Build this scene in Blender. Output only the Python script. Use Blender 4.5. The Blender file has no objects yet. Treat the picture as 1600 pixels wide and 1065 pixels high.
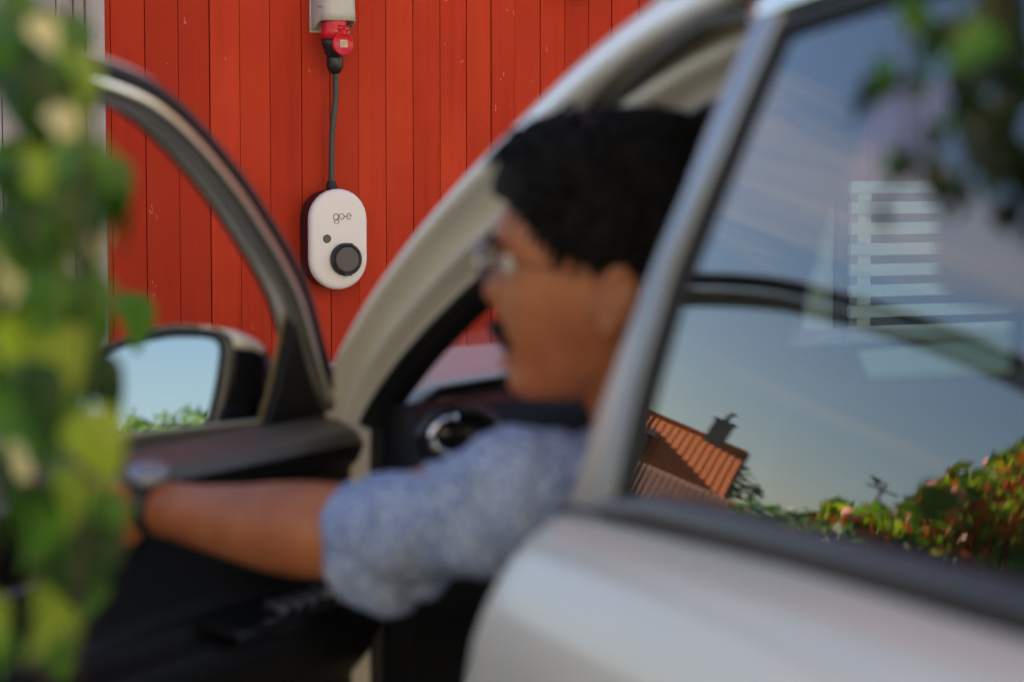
import bpy, bmesh, math, random
import numpy as np
from mathutils import Vector, Matrix, noise
random.seed(7)
R = math.radians
SC = bpy.context.scene
def rs(a, b): return random.uniform(a, b)

# ------------------------------------------------------------------ camera, world, sun, exposure
cd = bpy.data.cameras.new('camera'); cam = bpy.data.objects.new('camera', cd)
SC.collection.objects.link(cam); SC.camera = cam
cd.sensor_width = 36; cd.lens = 85; cd.clip_start = .05; cd.clip_end = 2000
PITCH = math.atan(282/3777.8)
cam.location = (0, 0, 1.30); cam.rotation_euler = (math.pi/2-PITCH, 0, 0)
cd.dof.use_dof = True; cd.dof.focus_distance = 6.22; cd.dof.aperture_fstop = 4.0

SUN_AZ, SUN_EL = R(40), R(30)           # to the right of +Y
w = bpy.data.worlds.new('World'); SC.world = w; w.use_nodes = True
nt = w.node_tree; nt.nodes.clear()
def nn(t, kind, **kw):
    n = t.nodes.new(kind)
    for k, v in kw.items():
        if k in n.inputs: n.inputs[k].default_value = v
        else: setattr(n, k, v)
    return n
sky = nn(nt, 'ShaderNodeTexSky'); sky.sky_type = 'NISHITA'; sky.sun_disc = False
sky.sun_elevation = SUN_EL; sky.sun_rotation = SUN_AZ; sky.air_density = 1.0; sky.dust_density = .2; sky.ozone_density = 3.2
tc = nn(nt, 'ShaderNodeTexCoord')
mp = nn(nt, 'ShaderNodeMapping'); mp.inputs['Scale'].default_value = (1.6, 1.6, 9.0); mp.inputs['Rotation'].default_value = (R(8), R(-16), R(0))
nz = nn(nt, 'ShaderNodeTexNoise', Scale=1.7, Detail=7.0, Roughness=.58, Distortion=.5)
cr = nn(nt, 'ShaderNodeValToRGB'); cr.color_ramp.elements[0].position = .52; cr.color_ramp.elements[1].position = .84
cr.color_ramp.elements[1].color = (.75, .75, .75, 1)
mx = nn(nt, 'ShaderNodeMix'); mx.data_type = 'RGBA'; mx.inputs[7].default_value = (7.0, 6.4, 6.0, 1)
bg = nn(nt, 'ShaderNodeBackground', Strength=.056); wo = nn(nt, 'ShaderNodeOutputWorld')
nt.links.new(tc.outputs['Generated'], mp.inputs[0]); nt.links.new(mp.outputs[0], nz.inputs['Vector'])
nt.links.new(nz.outputs[0], cr.inputs[0]); nt.links.new(cr.outputs[0], mx.inputs[0])
nt.links.new(sky.outputs[0], mx.inputs[6]); nt.links.new(mx.outputs[2], bg.inputs[0]); nt.links.new(bg.outputs[0], wo.inputs[0])
sd = bpy.data.lights.new('sun', 'SUN'); sd.energy = 5.0; sd.angle = R(.55); sd.color = (1, .90, .74)
sun = bpy.data.objects.new('sun', sd); SC.collection.objects.link(sun)
SUNDIR = Vector((math.sin(SUN_AZ)*math.cos(SUN_EL), math.cos(SUN_AZ)*math.cos(SUN_EL), math.sin(SUN_EL)))
sun.rotation_euler = SUNDIR.to_track_quat('Z', 'Y').to_euler(); sun.location = (6, 14, 12)
SC.view_settings.view_transform = 'Standard'; SC.view_settings.look = 'None'
SC.view_settings.gamma = 1; SC.view_settings.use_curve_mapping = False
SC.view_settings.exposure = 2.28
SC.view_settings.use_white_balance = True; SC.view_settings.white_balance_temperature = 6850; SC.view_settings.white_balance_tint = 16
SC.cycles.max_bounces = 10; SC.cycles.glossy_bounces = 5; SC.cycles.transparent_max_bounces = 14
SC.cycles.transmission_bounces = 6; SC.cycles.use_denoising = True
SC.cycles.sample_clamp_indirect = 8

# ------------------------------------------------------------------ materials
MATS = {}
def mat(name, col=(.5,.5,.5), rough=.5, metal=0, coat=0, bump=None, vary=None, coatr=.03, spec=.5):
    """vary=(scale, col2, lo, hi[, stretch]); bump=(scale, strength[, stretch])"""
    if name in MATS: return MATS[name]
    m = bpy.data.materials.new(name); m.use_nodes = True; t = m.node_tree
    b = t.nodes['Principled BSDF']
    b.inputs['Base Color'].default_value = (*col, 1); b.inputs['Roughness'].default_value = rough
    b.inputs['Metallic'].default_value = metal; b.inputs['Coat Weight'].default_value = coat
    b.inputs['Coat Roughness'].default_value = coatr; b.inputs['Specular IOR Level'].default_value = spec
    def tex(scale, st, det=5):
        c = nn(t, 'ShaderNodeTexCoord'); mp = nn(t, 'ShaderNodeMapping'); mp.inputs['Scale'].default_value = st
        n = nn(t, 'ShaderNodeTexNoise', Scale=scale, Detail=float(det), Roughness=.6)
        t.links.new(c.outputs['Object'], mp.inputs[0]); t.links.new(mp.outputs[0], n.inputs['Vector']); return n
    if vary:
        n = tex(vary[0], vary[4] if len(vary) > 4 else (1,1,1))
        r = nn(t, 'ShaderNodeValToRGB'); r.color_ramp.elements[0].position = vary[2]; r.color_ramp.elements[1].position = vary[3]
        r.color_ramp.elements[0].color = (*col, 1); r.color_ramp.elements[1].color = (*vary[1], 1)
        t.links.new(n.outputs[0], r.inputs[0]); t.links.new(r.outputs[0], b.inputs['Base Color'])
    if bump:
        n = tex(bump[0], bump[2] if len(bump) > 2 else (1,1,1))
        bp = nn(t, 'ShaderNodeBump', Strength=bump[1], Distance=.004)
        t.links.new(n.outputs[0], bp.inputs['Height']); t.links.new(bp.outputs[0], b.inputs['Normal'])
    MATS[name] = m; return m

def plank_mat(name, base, dark, light, fleck):
    m = bpy.data.materials.new(name); m.use_nodes = True; t = m.node_tree; b = t.nodes['Principled BSDF']
    c = nn(t, 'ShaderNodeTexCoord'); oi = nn(t, 'ShaderNodeObjectInfo')
    off = nn(t, 'ShaderNodeVectorMath'); off.operation = 'MULTIPLY_ADD'
    cb = nn(t, 'ShaderNodeCombineXYZ'); t.links.new(oi.outputs['Random'], cb.inputs[0]); t.links.new(oi.outputs['Random'], cb.inputs[2])
    t.links.new(cb.outputs[0], off.inputs[0]); off.inputs[1].default_value = (37, 11, 53); t.links.new(c.outputs['Object'], off.inputs[2])
    def noise_(scale, st, det=6, rough=.6):
        mp = nn(t, 'ShaderNodeMapping'); mp.inputs['Scale'].default_value = st
        n = nn(t, 'ShaderNodeTexNoise', Scale=scale, Detail=float(det), Roughness=rough)
        t.links.new(off.outputs[0], mp.inputs[0]); t.links.new(mp.outputs[0], n.inputs['Vector']); return n
    def ramp(n, p0, p1, c0=(0,0,0,1), c1=(1,1,1,1)):
        r = nn(t, 'ShaderNodeValToRGB'); r.color_ramp.elements[0].position = p0; r.color_ramp.elements[1].position = p1
        r.color_ramp.elements[0].color = c0; r.color_ramp.elements[1].color = c1; t.links.new(n.outputs[0], r.inputs[0]); return r
    def mixc(f, a, bb):
        x = nn(t, 'ShaderNodeMix'); x.data_type = 'RGBA'
        if isinstance(f, float): x.inputs[0].default_value = f
        else: t.links.new(f, x.inputs[0])
        for i, v in ((6, a), (7, bb)):
            if isinstance(v, tuple): x.inputs[i].default_value = (*v, 1)
            else: t.links.new(v, x.inputs[i])
        return x.outputs[2]
    grain = noise_(38, (1, 1, .035), 7, .7); broad = noise_(2.3, (1, 1, .6), 4)
    c1 = mixc(ramp(grain, .25, .8).outputs[0], dark, base)
    c2 = mixc(ramp(broad, .35, .75).outputs[0], c1, mixc(.75, c1, light))
    rnd = nn(t, 'ShaderNodeMath'); rnd.operation = 'MULTIPLY'; rnd.inputs[1].default_value = .75; t.links.new(oi.outputs['Random'], rnd.inputs[0])
    c3 = mixc(rnd.outputs[0], c2, dark)
    fl = noise_(30, (1, 1, .55), 3, .75)
    fm = noise_(3.1, (1, 1, .7), 2)
    mul = nn(t, 'ShaderNodeMath'); mul.operation = 'MULTIPLY'
    t.links.new(ramp(fl, .69, .72).outputs[0], mul.inputs[0]); t.links.new(ramp(fm, .46, .6).outputs[0], mul.inputs[1])
    c4 = mixc(mul.outputs[0], c3, fleck)
    t.links.new(c4, b.inputs['Base Color'])
    b.inputs['Roughness'].default_value = .7; b.inputs['Specular IOR Level'].default_value = .16
    bp = nn(t, 'ShaderNodeBump', Strength=.35, Distance=.002); t.links.new(grain.outputs[0], bp.inputs['Height'])
    bp2 = nn(t, 'ShaderNodeBump', Strength=.5, Distance=.001); t.links.new(mul.outputs[0], bp2.inputs['Height'])
    t.links.new(bp.outputs[0], bp2.inputs['Normal']); t.links.new(bp2.outputs[0], b.inputs['Normal'])
    return m
RED = plank_mat('red_barn_paint', (.57, .042, .012), (.36, .024, .008), (.70, .074, .024), (.70, .26, .17))
WHT = plank_mat('weathered_white_paint', (.50, .46, .45), (.30, .26, .27), (.60, .56, .54), (.2, .17, .16))

def leaf_mat(name, col, trans, mixf=.45):
    m = bpy.data.materials.new(name); m.use_nodes = True; t = m.node_tree; b = t.nodes['Principled BSDF']
    oi = nn(t, 'ShaderNodeObjectInfo'); c = nn(t, 'ShaderNodeTexCoord'); n = nn(t, 'ShaderNodeTexNoise', Scale=22.0)
    t.links.new(c.outputs['Object'], n.inputs['Vector'])
    ad = nn(t, 'ShaderNodeMath'); ad.operation = 'MULTIPLY_ADD'; ad.inputs[1].default_value = .7
    t.links.new(oi.outputs['Random'], ad.inputs[0]); t.links.new(n.outputs[0], ad.inputs[2])
    r = nn(t, 'ShaderNodeValToRGB'); r.color_ramp.elements[0].position = .35; r.color_ramp.elements[1].position = 1.0
    r.color_ramp.elements[0].color = (*[x*.62 for x in col], 1); r.color_ramp.elements[1].color = (*[min(1, x*1.5) for x in col], 1)
    t.links.new(ad.outputs[0], r.inputs[0]); t.links.new(r.outputs[0], b.inputs['Base Color']); b.inputs['Roughness'].default_value = .42
    tr = nn(t, 'ShaderNodeBsdfTranslucent'); tr.inputs[0].default_value = (*trans, 1)
    mxs = nn(t, 'ShaderNodeMixShader'); mxs.inputs[0].default_value = mixf
    o = t.nodes['Material Output']
    t.links.new(b.outputs[0], mxs.inputs[1]); t.links.new(tr.outputs[0], mxs.inputs[2]); t.links.new(mxs.outputs[0], o.inputs[0])
    return m
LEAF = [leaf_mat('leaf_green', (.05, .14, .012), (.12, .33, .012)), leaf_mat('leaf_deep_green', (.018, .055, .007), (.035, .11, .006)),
        leaf_mat('leaf_yellow_green', (.22, .32, .02), (.44, .60, .03)), leaf_mat('leaf_sunlit_cream', (.68, .60, .30), (.72, .62, .25), .3),  # cream leaves paint the pale sunlit spots in the greenery
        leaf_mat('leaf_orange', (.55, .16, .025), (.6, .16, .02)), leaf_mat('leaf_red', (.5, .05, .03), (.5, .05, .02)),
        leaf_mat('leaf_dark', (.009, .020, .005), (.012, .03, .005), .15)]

def glass_mat(name, tint, ior, refl_tint=(1,1,1), rough=.0):
    m = bpy.data.materials.new(name); m.use_nodes = True; t = m.node_tree; t.nodes.clear()
    o = nn(t, 'ShaderNodeOutputMaterial'); tr = nn(t, 'ShaderNodeBsdfTransparent'); tr.inputs[0].default_value = (*tint, 1)
    g = nn(t, 'ShaderNodeBsdfGlossy', Roughness=rough); g.inputs[0].default_value = (*refl_tint, 1)
    f = nn(t, 'ShaderNodeFresnel', IOR=ior); mxs = nn(t, 'ShaderNodeMixShader')
    t.links.new(f.outputs[0], mxs.inputs[0]); t.links.new(tr.outputs[0], mxs.inputs[1]); t.links.new(g.outputs[0], mxs.inputs[2])
    t.links.new(mxs.outputs[0], o.inputs[0]); return m
G_REAR = glass_mat('privacy_glass', (.20, .31, .33), 1.80)
G_WIND = glass_mat('windscreen_glass', (.84, .88, .84), 1.18)
G_SPEC = glass_mat('spectacle_glass', (.9, .92, .9), 1.6)
def mirror_mat():
    m = bpy.data.materials.new('mirror_silver'); m.use_nodes = True; b = m.node_tree.nodes['Principled BSDF']
    b.inputs['Base Color'].default_value = (.20, .235, .26, 1); b.inputs['Metallic'].default_value = 1; b.inputs['Roughness'].default_value = .0
    return m
MIRROR = mirror_mat()
PAINT = mat('car_paint_white', (.70, .675, .60), .40, coat=.45, coatr=.14, spec=.35)
BLACK = mat('black_plastic', (.007, .007, .007), .5, bump=(400, .2), spec=.3)
TRIMB = mat('gloss_black_trim', (.010, .011, .014), .16)
RUBBER = mat('rubber_seal', (.008, .008, .009), .6)
DASH = mat('dashboard_vinyl', (.010, .010, .011), .55, bump=(260, .35), spec=.3)
LEDGE = mat('grey_door_vinyl', (.11, .105, .10), .38, bump=(260, .25))
SATIN = mat('satin_aluminium', (.34, .34, .36), .36, metal=1)
CHROME = mat('chrome', (.75, .77, .8), .09, metal=1)
FABRIC = mat('seat_fabric', (.03, .03, .033), .9)
SKIN = mat('skin', (.42, .155, .068), .42, vary=(15, (.30, .085, .035), .35, .7), bump=(90, .15), spec=.4)
HAIR = mat('black_hair', (.005, .0045, .004), .7, bump=(60, .9, (1, 1, .25)), spec=.18)
SHIRT = mat('chambray_shirt', (.10, .17, .36), .9, vary=(170, (.46, .55, .74), .38, .64), bump=(200, .5))
TROUS = mat('dark_trousers', (.02, .022, .03), .9)

# ------------------------------------------------------------------ mesh helpers
I4 = Matrix.Identity(4)
WM = {}                                   # world matrix of each parent
def mesh_from(name, V, F, smooth=True):
    me = bpy.data.meshes.new(name); me.from_pydata([tuple(v) for v in V], [], F); me.update()
    if smooth: me.polygons.foreach_set('use_smooth', [True]*len(me.polygons))
    return me
def mk(name, VF, m, parent=None, M=I4, smooth=True, **props):
    """make ONE mesh object; VF is in frame M (world by default)"""
    V, F = VF
    P = WM[parent.name] if parent else I4
    X = P.inverted() @ M
    me = mesh_from(name, [X @ Vector(v) for v in V], F, smooth)
    o = bpy.data.objects.new(name, me); SC.collection.objects.link(o)
    if m: me.materials.append(m)
    if parent: o.parent = parent
    WM[o.name] = P.copy()
    for k, v in props.items(): o[k] = v
    return o
def empty(name, M, parent=None, **props):
    o = bpy.data.objects.new(name, None); SC.collection.objects.link(o)
    P = WM[parent.name] if parent else I4
    if parent: o.parent = parent
    o.matrix_basis = P.inverted() @ M; WM[o.name] = M.copy()
    o.empty_display_size = .1
    for k, v in props.items(): o[k] = v
    return o
def join(*parts):
    V = []; F = []
    for v, f in parts:
        n = len(V); V += [Vector(a) for a in v]; F += [tuple(i+n for i in q) for q in f]
    return V, F
def xf(M, VF): return [M @ Vector(v) for v in VF[0]], VF[1]
def box(x0, x1, y0, y1, z0, z1, bev=0):
    bm = bmesh.new(); bmesh.ops.create_cube(bm, size=1)
    for v in bm.verts: v.co = Vector(((x0+x1)/2+v.co.x*(x1-x0), (y0+y1)/2+v.co.y*(y1-y0), (z0+z1)/2+v.co.z*(z1-z0)))
    if bev: bmesh.ops.bevel(bm, geom=bm.edges[:], offset=bev, segments=2, profile=.7, affect='EDGES')
    V = [v.co.copy() for v in bm.verts]; F = [tuple(v.index for v in f.verts) for f in bm.faces]; bm.free(); return V, F
def grid(fn, nu, nv, thick=None):
    """fn(u,v)->Vector, optional thick(u,v)->Vector offset of the back sheet (closed slab)"""
    V = [fn(i/nu, j/nv) for j in range(nv+1) for i in range(nu+1)]; W = nu+1
    F = [(j*W+i, j*W+i+1, (j+1)*W+i+1, (j+1)*W+i) for j in range(nv) for i in range(nu)]
    if thick is not None:
        n = len(V); V2 = [V[j*W+i]+thick(i/nu, j/nv) for j in range(nv+1) for i in range(nu+1)]
        # ring of its own vertices so that the edges stay crisp
        F += [(n+j*W+i, n+(j+1)*W+i, n+(j+1)*W+i+1, n+j*W+i+1) for j in range(nv) for i in range(nu)]
        V = V+V2
        loop = [i for i in range(W)]+[j*W+nu for j in range(1, nv+1)]+[nv*W+i for i in range(nu-1, -1, -1)]+[j*W for j in range(nv-1, 0, -1)]
        for a, b in zip(loop, loop[1:]+loop[:1]): F.append((b, a, a+n, b+n))
    return V, F
def tube(P, r, seg=10, caps=True):
    P = [Vector(p) for p in P]; n = len(P); rr = r if isinstance(r, (list, tuple)) else [r]*n
    V = []; F = []; up = None
    for i, p in enumerate(P):
        d = (P[min(i+1, n-1)]-P[max(i-1, 0)]).normalized()
        if up is None: up = d.orthogonal().normalized()
        a = (up-d*up.dot(d)); a = a.normalized() if a.length > 1e-6 else d.orthogonal().normalized(); up = a; b = d.cross(a)
        V += [p+(a*math.cos(2*math.pi*k/seg)+b*math.sin(2*math.pi*k/seg))*rr[i] for k in range(seg)]
    for i in range(n-1):
        for k in range(seg): F.append((i*seg+k, i*seg+(k+1)%seg, (i+1)*seg+(k+1)%seg, (i+1)*seg+k))
    if caps: F.append(tuple(range(seg-1, -1, -1))); F.append(tuple((n-1)*seg+k for k in range(seg)))
    return V, F
def smoothpts(P, n):
    """Catmull-Rom through P"""
    P = [Vector(p) for p in P]; out = []
    Q = [P[0]*2-P[1]]+P+[P[-1]*2-P[-2]]
    L = len(P)-1
    for k in range(n+1):
        x = k/n*L; i = min(int(x), L-1); t = x-i; a, b, c, d = Q[i:i+4]
        out.append(.5*((2*b)+(c-a)*t+(2*a-5*b+4*c-d)*t*t+(3*b-a-3*c+d)*t**3))
    return out
def lathe(prof, seg=32, M=I4):
    V = []; F = []
    for r, z in prof: V += [M @ Vector((r*math.cos(2*math.pi*k/seg), r*math.sin(2*math.pi*k/seg), z)) for k in range(seg)]
    for i in range(len(prof)-1):
        for k in range(seg): F.append((i*seg+k, i*seg+(k+1)%seg, (i+1)*seg+(k+1)%seg, (i+1)*seg+k))
    F.append(tuple(range(seg-1, -1, -1))); F.append(tuple((len(prof)-1)*seg+k for k in range(seg)))
    return V, F
def capsule(a, b, ra, rb, seg=18, flat=1.0):
    a = Vector(a); b = Vector(b); d = (b-a).normalized(); P = []; r = []
    for k in range(5):
        t = math.pi/2*(1-k/5); P.append(a-d*ra*math.sin(t)); r.append(max(ra*math.cos(t), ra*.02))
    for k in range(9): P.append(a.lerp(b, k/8)); r.append(ra+(rb-ra)*k/8)
    for k in range(1, 6):
        t = math.pi/2*k/5; P.append(b+d*rb*math.sin(t)); r.append(max(rb*math.cos(t), rb*.02))
    return tube(P, r, seg)
def ellipsoid(c, rx, ry, rz, M=I4, nu=24, nv=14):
    c = Vector(c); V = []; F = []
    for j in range(nv+1):
        ph = math.pi*(j/nv-.5)
        for i in range(nu):
            th = 2*math.pi*i/nu; e = .02 if j in (0, nv) else 1
            V.append(c+(M.to_3x3() @ Vector((rx*math.cos(ph)*math.cos(th)*(e if e<1 else 1), ry*math.cos(ph)*math.sin(th), rz*math.sin(ph)))))
    for j in range(nv):
        for i in range(nu): F.append((j*nu+i, j*nu+(i+1)%nu, (j+1)*nu+(i+1)%nu, (j+1)*nu+i))
    F.append(tuple(range(nu-1, -1, -1))); F.append(tuple(nv*nu+k for k in range(nu)))
    return V, F
def prism(pts, n, d):
    """extrude planar loop pts by vector n*d"""
    k = len(pts); P = [Vector(p) for p in pts]; n = Vector(n)*d
    V = P+[p+n for p in P]
    F = [tuple(range(k)), tuple(range(2*k-1, k-1, -1))]+[(i, i+k, (i+1)%k+k, (i+1)%k) for i in range(k)]
    return V, F
def fused(name, parts, voxel, smooth_it, m, parent, M=I4, disp=None, **props):
    """one continuous skin over overlapping volumes"""
    VF = join(*parts)
    o = mk(name, VF, m, parent, M, **props)
    md = o.modifiers.new('r', 'REMESH'); md.mode = 'VOXEL'; md.voxel_size = voxel; md.use_smooth_shade = True
    ms = o.modifiers.new('s', 'SMOOTH'); ms.iterations = smooth_it; ms.factor = .5
    dg = bpy.context.evaluated_depsgraph_get(); me = bpy.data.meshes.new_from_object(o.evaluated_get(dg))
    o.modifiers.clear(); o.data = me
    if disp:
        N_ = [v.normal.copy() for v in me.vertices]; C_ = [v.co.copy() for v in me.vertices]
        me.vertices.foreach_set('co', [x for c_, n_ in zip(C_, N_) for x in c_+n_*disp(c_)]); me.update()
    me.polygons.foreach_set('use_smooth', [True]*len(me.polygons))
    if m and not me.materials: me.materials.append(m)
    return o

# ------------------------------------------------------------------ ground
def ground_h(x, y): return 0.0
mk('ground', grid(lambda u, v: Vector((-700+1400*u, -700+1400*v, 0)), 8, 8), mat('grass_ground', (.16, .18, .04), .95, vary=(3, (.26, .24, .07), .35, .7), bump=(60, 1)), kind='structure')
mk('driveway', grid(lambda u, v: Vector((-2.6+9*u, -5+10.6*v, .02)), 6, 6, lambda u, v: Vector((0, 0, -.016))), mat('gravel_driveway', (.19, .18, .165), .95, vary=(45, (.29, .27, .24), .3, .7), bump=(120, 1)), kind='structure')

# ------------------------------------------------------------------ barn with board wall
BE = R(25); U = Vector((math.cos(BE), math.sin(BE), 0)); NW = Vector((math.sin(BE), -math.cos(BE), 0))
W0 = Vector((-.45, 6.30, 0))
WALL = Matrix((( U.x, NW.x, 0, W0.x), (U.y, NW.y, 0, W0.y), (0, 0, 1, 0), (0, 0, 0, 1)))   # x along wall, y out of wall, z up
WALL[0][1] = -NW.x*-1; 
CAMF = Vector((0, math.cos(PITCH), -math.sin(PITCH))); CAMU = Vector((0, math.sin(PITCH), math.cos(PITCH)))
def onwall(px, py, off=0):
    """where a point seen at (px,py) in the photograph lies on the wall: metres along it and height"""
    r = CAMF+Vector((1, 0, 0))*(px-800)/3777.8+CAMU*(532.5-py)/3777.8
    p0 = W0+NW*off; c = Vector((0, 0, 1.3)); k = (p0-c).dot(NW)/r.dot(NW); p = c+r*k
    return (p-W0).dot(U), p.z
barn = empty('barn', Matrix.Translation(W0), label='red board barn with a weathered white corner strip on its left', category='barn')
seams = [164, 174, 227.5, 279.5, 328, 375, 422, 471, 516, 560, 603, 645.5, 687.5, 729, 767, 804, 844, 882, 919, 955]
us = [onwall(x, 200)[0] for x in seams]
tight = {3, 5, 6, 9, 12, 15, 17, 18, 22, 25, 27, 30}
while us[-1] < 9.0: us.append(us[-1]+random.uniform(.080, .090))
HB = 7.4  # unseen upper wall raised to keep the sun off the car
for i in range(len(us)-1):
    g = .0006 if i in tight else random.uniform(.0007, .0019)
    g2 = .0006 if i+1 in tight else random.uniform(.0007, .0019)
    out = random.uniform(.0, .0025) if i else .004
    mk('plank', box(us[i]+g, us[i+1]-g2, -.022, out, .18+random.uniform(-.01,.01), HB, .0016), RED, barn, WALL, smooth=False)
ws = [onwall(x, 200)[0] for x in (-40, 2, 45, 88, 114.5, 131.5, 161.5)]
for i in range(6):
    mk('white_board', box(ws[i]+.0015, ws[i+1]-.0015, -.02, [.012, .010, .013, .012, .017, .030][i], .18, HB, .002), WHT, barn, WALL, smooth=False)
UL, UR = ws[0], us[-1]
mk('wall_core', box(UL+.03, UR-.03, -3.0, -.024, .1, HB), mat('barn_inside', (.02,.008,.006), .9), barn, WALL, smooth=False)
mk('foundation', box(UL+.01, UR-.01, -3.1, .0, -.02, .17, .01), mat('foundation_stone', (.24,.23,.21), .9, bump=(20,1)), barn, WALL, smooth=False)
for k in range(17):
    mk('side_board', box(UL-.02, UL+.005, -.05-.17*(k+1), -.055-.17*k, .18, HB, .003), WHT if k < 1 else RED, barn, WALL, smooth=False)
rf = [(UL-.3, .45, HB-.05), (UR+.4, .45, HB-.05), (UR+.4, -1.5, HB+1.1), (UL-.3, -1.5, HB+1.1)]
rf2 = [(UL-.3, -3.4, HB-.05), (UL-.3, -1.5, HB+1.1), (UR+.4, -1.5, HB+1.1), (UR+.4, -3.4, HB-.05)]
TILE = mat('clay_roof_tile', (.66, .20, .05), .75, vary=(14, (.50, .13, .035), .3, .7), bump=(50,.4))
mk('roof', join(prism(rf, (0,0,1), .12), prism(rf2, (0,0,1), .12)), mat('dark_tile', (.09,.06,.05), .8), barn, WALL, smooth=False)
bx = onwall(897, -6)
mk('light_bracket', join(box(bx[0]-.035, bx[0]+.03, .0, .12, bx[1]+.004, bx[1]+.05, .004), box(bx[0]-.015, bx[0]+.01, .0, .02, bx[1]+.03, bx[1]+.3, .003)), mat('oxidised_metal', (.10,.095,.075), .6), barn, WALL, smooth=False)

# ------------------------------------------------------------------ charger, socket, cable
cu, cz = onwall(529.5, 374, .096)
def stadium(hw, hh, n=16):
    P = []
    for k in range(n+1): a = math.pi*k/n; P.append((hw*math.cos(a), (hh-hw)+hw*math.sin(a)))
    for k in range(n+1): a = math.pi+math.pi*k/n; P.append((hw*math.cos(a), -(hh-hw)+hw*math.sin(a)))
    return P
def loft(rings, c):
    V = []; F = []; n = len(rings[0][0])
    for ring, y in rings: V += [Vector((c[0]+p[0], y, c[1]+p[1])) for p in ring]
    for i in range(len(rings)-1):
        for k in range(n): F.append((i*n+k, i*n+(k+1)%n, (i+1)*n+(k+1)%n, (i+1)*n+k))
    F.append(tuple(range(n-1, -1, -1))); F.append(tuple((len(rings)-1)*n+k for k in range(n)))
    return V, F
ch = empty('wall_charger', WALL @ Matrix.Translation((cu, 0, cz)), label='white and black oval car charging box mounted on the red wall', category='car charger')
CHW = mat('charger_white', (.80, .77, .72), .38, bump=(500, .05))
CHB = mat('charger_black', (.012, .011, .012), .42, bump=(500, .25))
c2 = (cu+.001, cz)
mk('back_shell', loft([(stadium(.070, .121), .003), (stadium(.0755, .1265), .012), (stadium(.0765, .1275), .071), (stadium(.0745, .1255), .0745)], c2), CHB, ch, WALL)
mk('front_cover', loft([(stadium(.0765, .1275), .0750), (stadium(.0785, .1292), .0775), (stadium(.0785, .1292), .0870), (stadium(.0770, .1277), .0915), (stadium(.0740, .1247), .0950), (stadium(.0690, .1197), .0968), (stadium(.0620, .1127), .0974)], c2), CHW, ch, WALL)
def wp(px, py, off): a = onwall(px, py, off); return Vector((a[0], off, a[1]))
ROTW = Matrix.Rotation(-math.pi/2, 4, 'X')     # lathe axis z -> wall -y..., flipped below
def onface(px, py, off): p = wp(px, py, off); return WALL @ Matrix.Translation(p) @ Matrix.Rotation(math.pi/2, 4, 'X') @ Matrix.Scale(-1, 4, (0,0,1))
S0 = onface(539.5, 405, .0976)
mk('socket_ring', lathe([(.0395, -.004), (.0415, 0), (.0425, .006), (.0410, .013), (.0385, .016), (.0345, .0165), (.0335, .012)], 48, S0), CHB, ch)
lid = mk('socket_lid', lathe([(.033, .006), (.0330, .0165), (.0318, .0182), (.0285, .0190), (.0280, .0190), (.015, .0190), (.001, .0190)], 48, S0), mat('lid_plastic', (.10,.092,.080), .55, bump=(500,.2)), ch)
mk('lid_rim', lathe([(.0345, .0130), (.0352, .0185), (.0345, .0205), (.0332, .0205), (.0324, .0186), (.0324, .0120)], 48, S0), TRIMB, ch)
mk('lid_catch', xf(S0, box(-.010, .010, -.0415, -.034, .008, .0205, .0015)), CHB, ch)
mk('lid_hinge', xf(S0, box(-.014, .014, .035, .0415, .006, .0190, .0015)), CHB, ch)
mk('status_sensor', lathe([(.0108, -.002), (.0112, .0004), (.0104, .0012), (.0100, .0012), (.001, .0012)], 32, onface(511, 373, .0976)), mat('sensor_grey', (.035,.034,.036), .25), ch)
def stroke(pts, r=.0008):
    return tube([wp(x, y, .0978) for x, y in pts], r, 6)
def arc(cx, cy, rx, ry, a0, a1, n=18): return [(cx+rx*math.cos(R(a0+(a1-a0)*k/n)), cy-ry*math.sin(R(a0+(a1-a0)*k/n))) for k in range(n+1)]
lg = [stroke(arc(524.9, 338.8, 3.8, 4.9, 0, 360)), stroke([(528.8, 333.9), (528.8, 341.6), (528.4, 343.3), (527.2, 343.8), (523.6, 344.0), (522.3, 345.6), (522.6, 347.9), (524.4, 349.0), (528.2, 349.0), (529.8, 347.6), (529.8, 345.6), (528.4, 343.9)]),
      stroke(arc(534.2, 338.4, 3.5, 4.6, 0, 360)), stroke([(538.2, 338.2), (548.4, 337.7)]), stroke(arc(545.2, 337.9, 3.3, 4.6, 2, 322))]
mk('logo', join(*lg), mat('logo_grey', (.03,.03,.035), .5), ch, WALL)
g0 = wp(518, 294, .032)
GM = WALL @ Matrix.Translation((g0.x, .034, cz+.1245))
mk('cable_gland', lathe([(.0125, .0), (.0135, .004), (.0150, .005), (.0150, .011), (.0125, .0125), (.0125, .020), (.0105, .024)], 20, GM), CHB, ch)
# power socket above
cee = empty('power_socket', WALL @ Matrix.Translation(wp(514, 20, 0)), label='pale grey wall socket above the charger with its red flap open', category='power socket')
GREY = mat('socket_grey_plastic', (.50, .49, .43), .45, bump=(200, .1))
a = wp(485, 49, 0); b = wp(541, 49, 0)
W_ = b.x-a.x+.004; z0 = a.z
def ceef(u, v):
    # half-barrel housing, tilted outwards as it goes down
    h = v*.26; dep = .062+.028*(1-min(1, v*1.2)); ang = math.pi*(1-u)
    wdt = W_/2
    x = a.x+wdt+wdt*math.copysign(abs(math.cos(ang))**.55, math.cos(ang)); y = .004+dep*abs(math.sin(ang))**.55
    return Vector((x, y, z0+h+.024*min(1, max(0, (y-.02)/.045))*(1-v)))
mk('housing', grid(ceef, 28, 10, lambda u, v: Vector(((.5-u)*.008, -.004, .0))), GREY, cee, WALL)
mk('back_plate', box(a.x-.003, b.x+.007, 0, .006, z0-.004, z0+.26, .002), GREY, cee, WALL)
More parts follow.
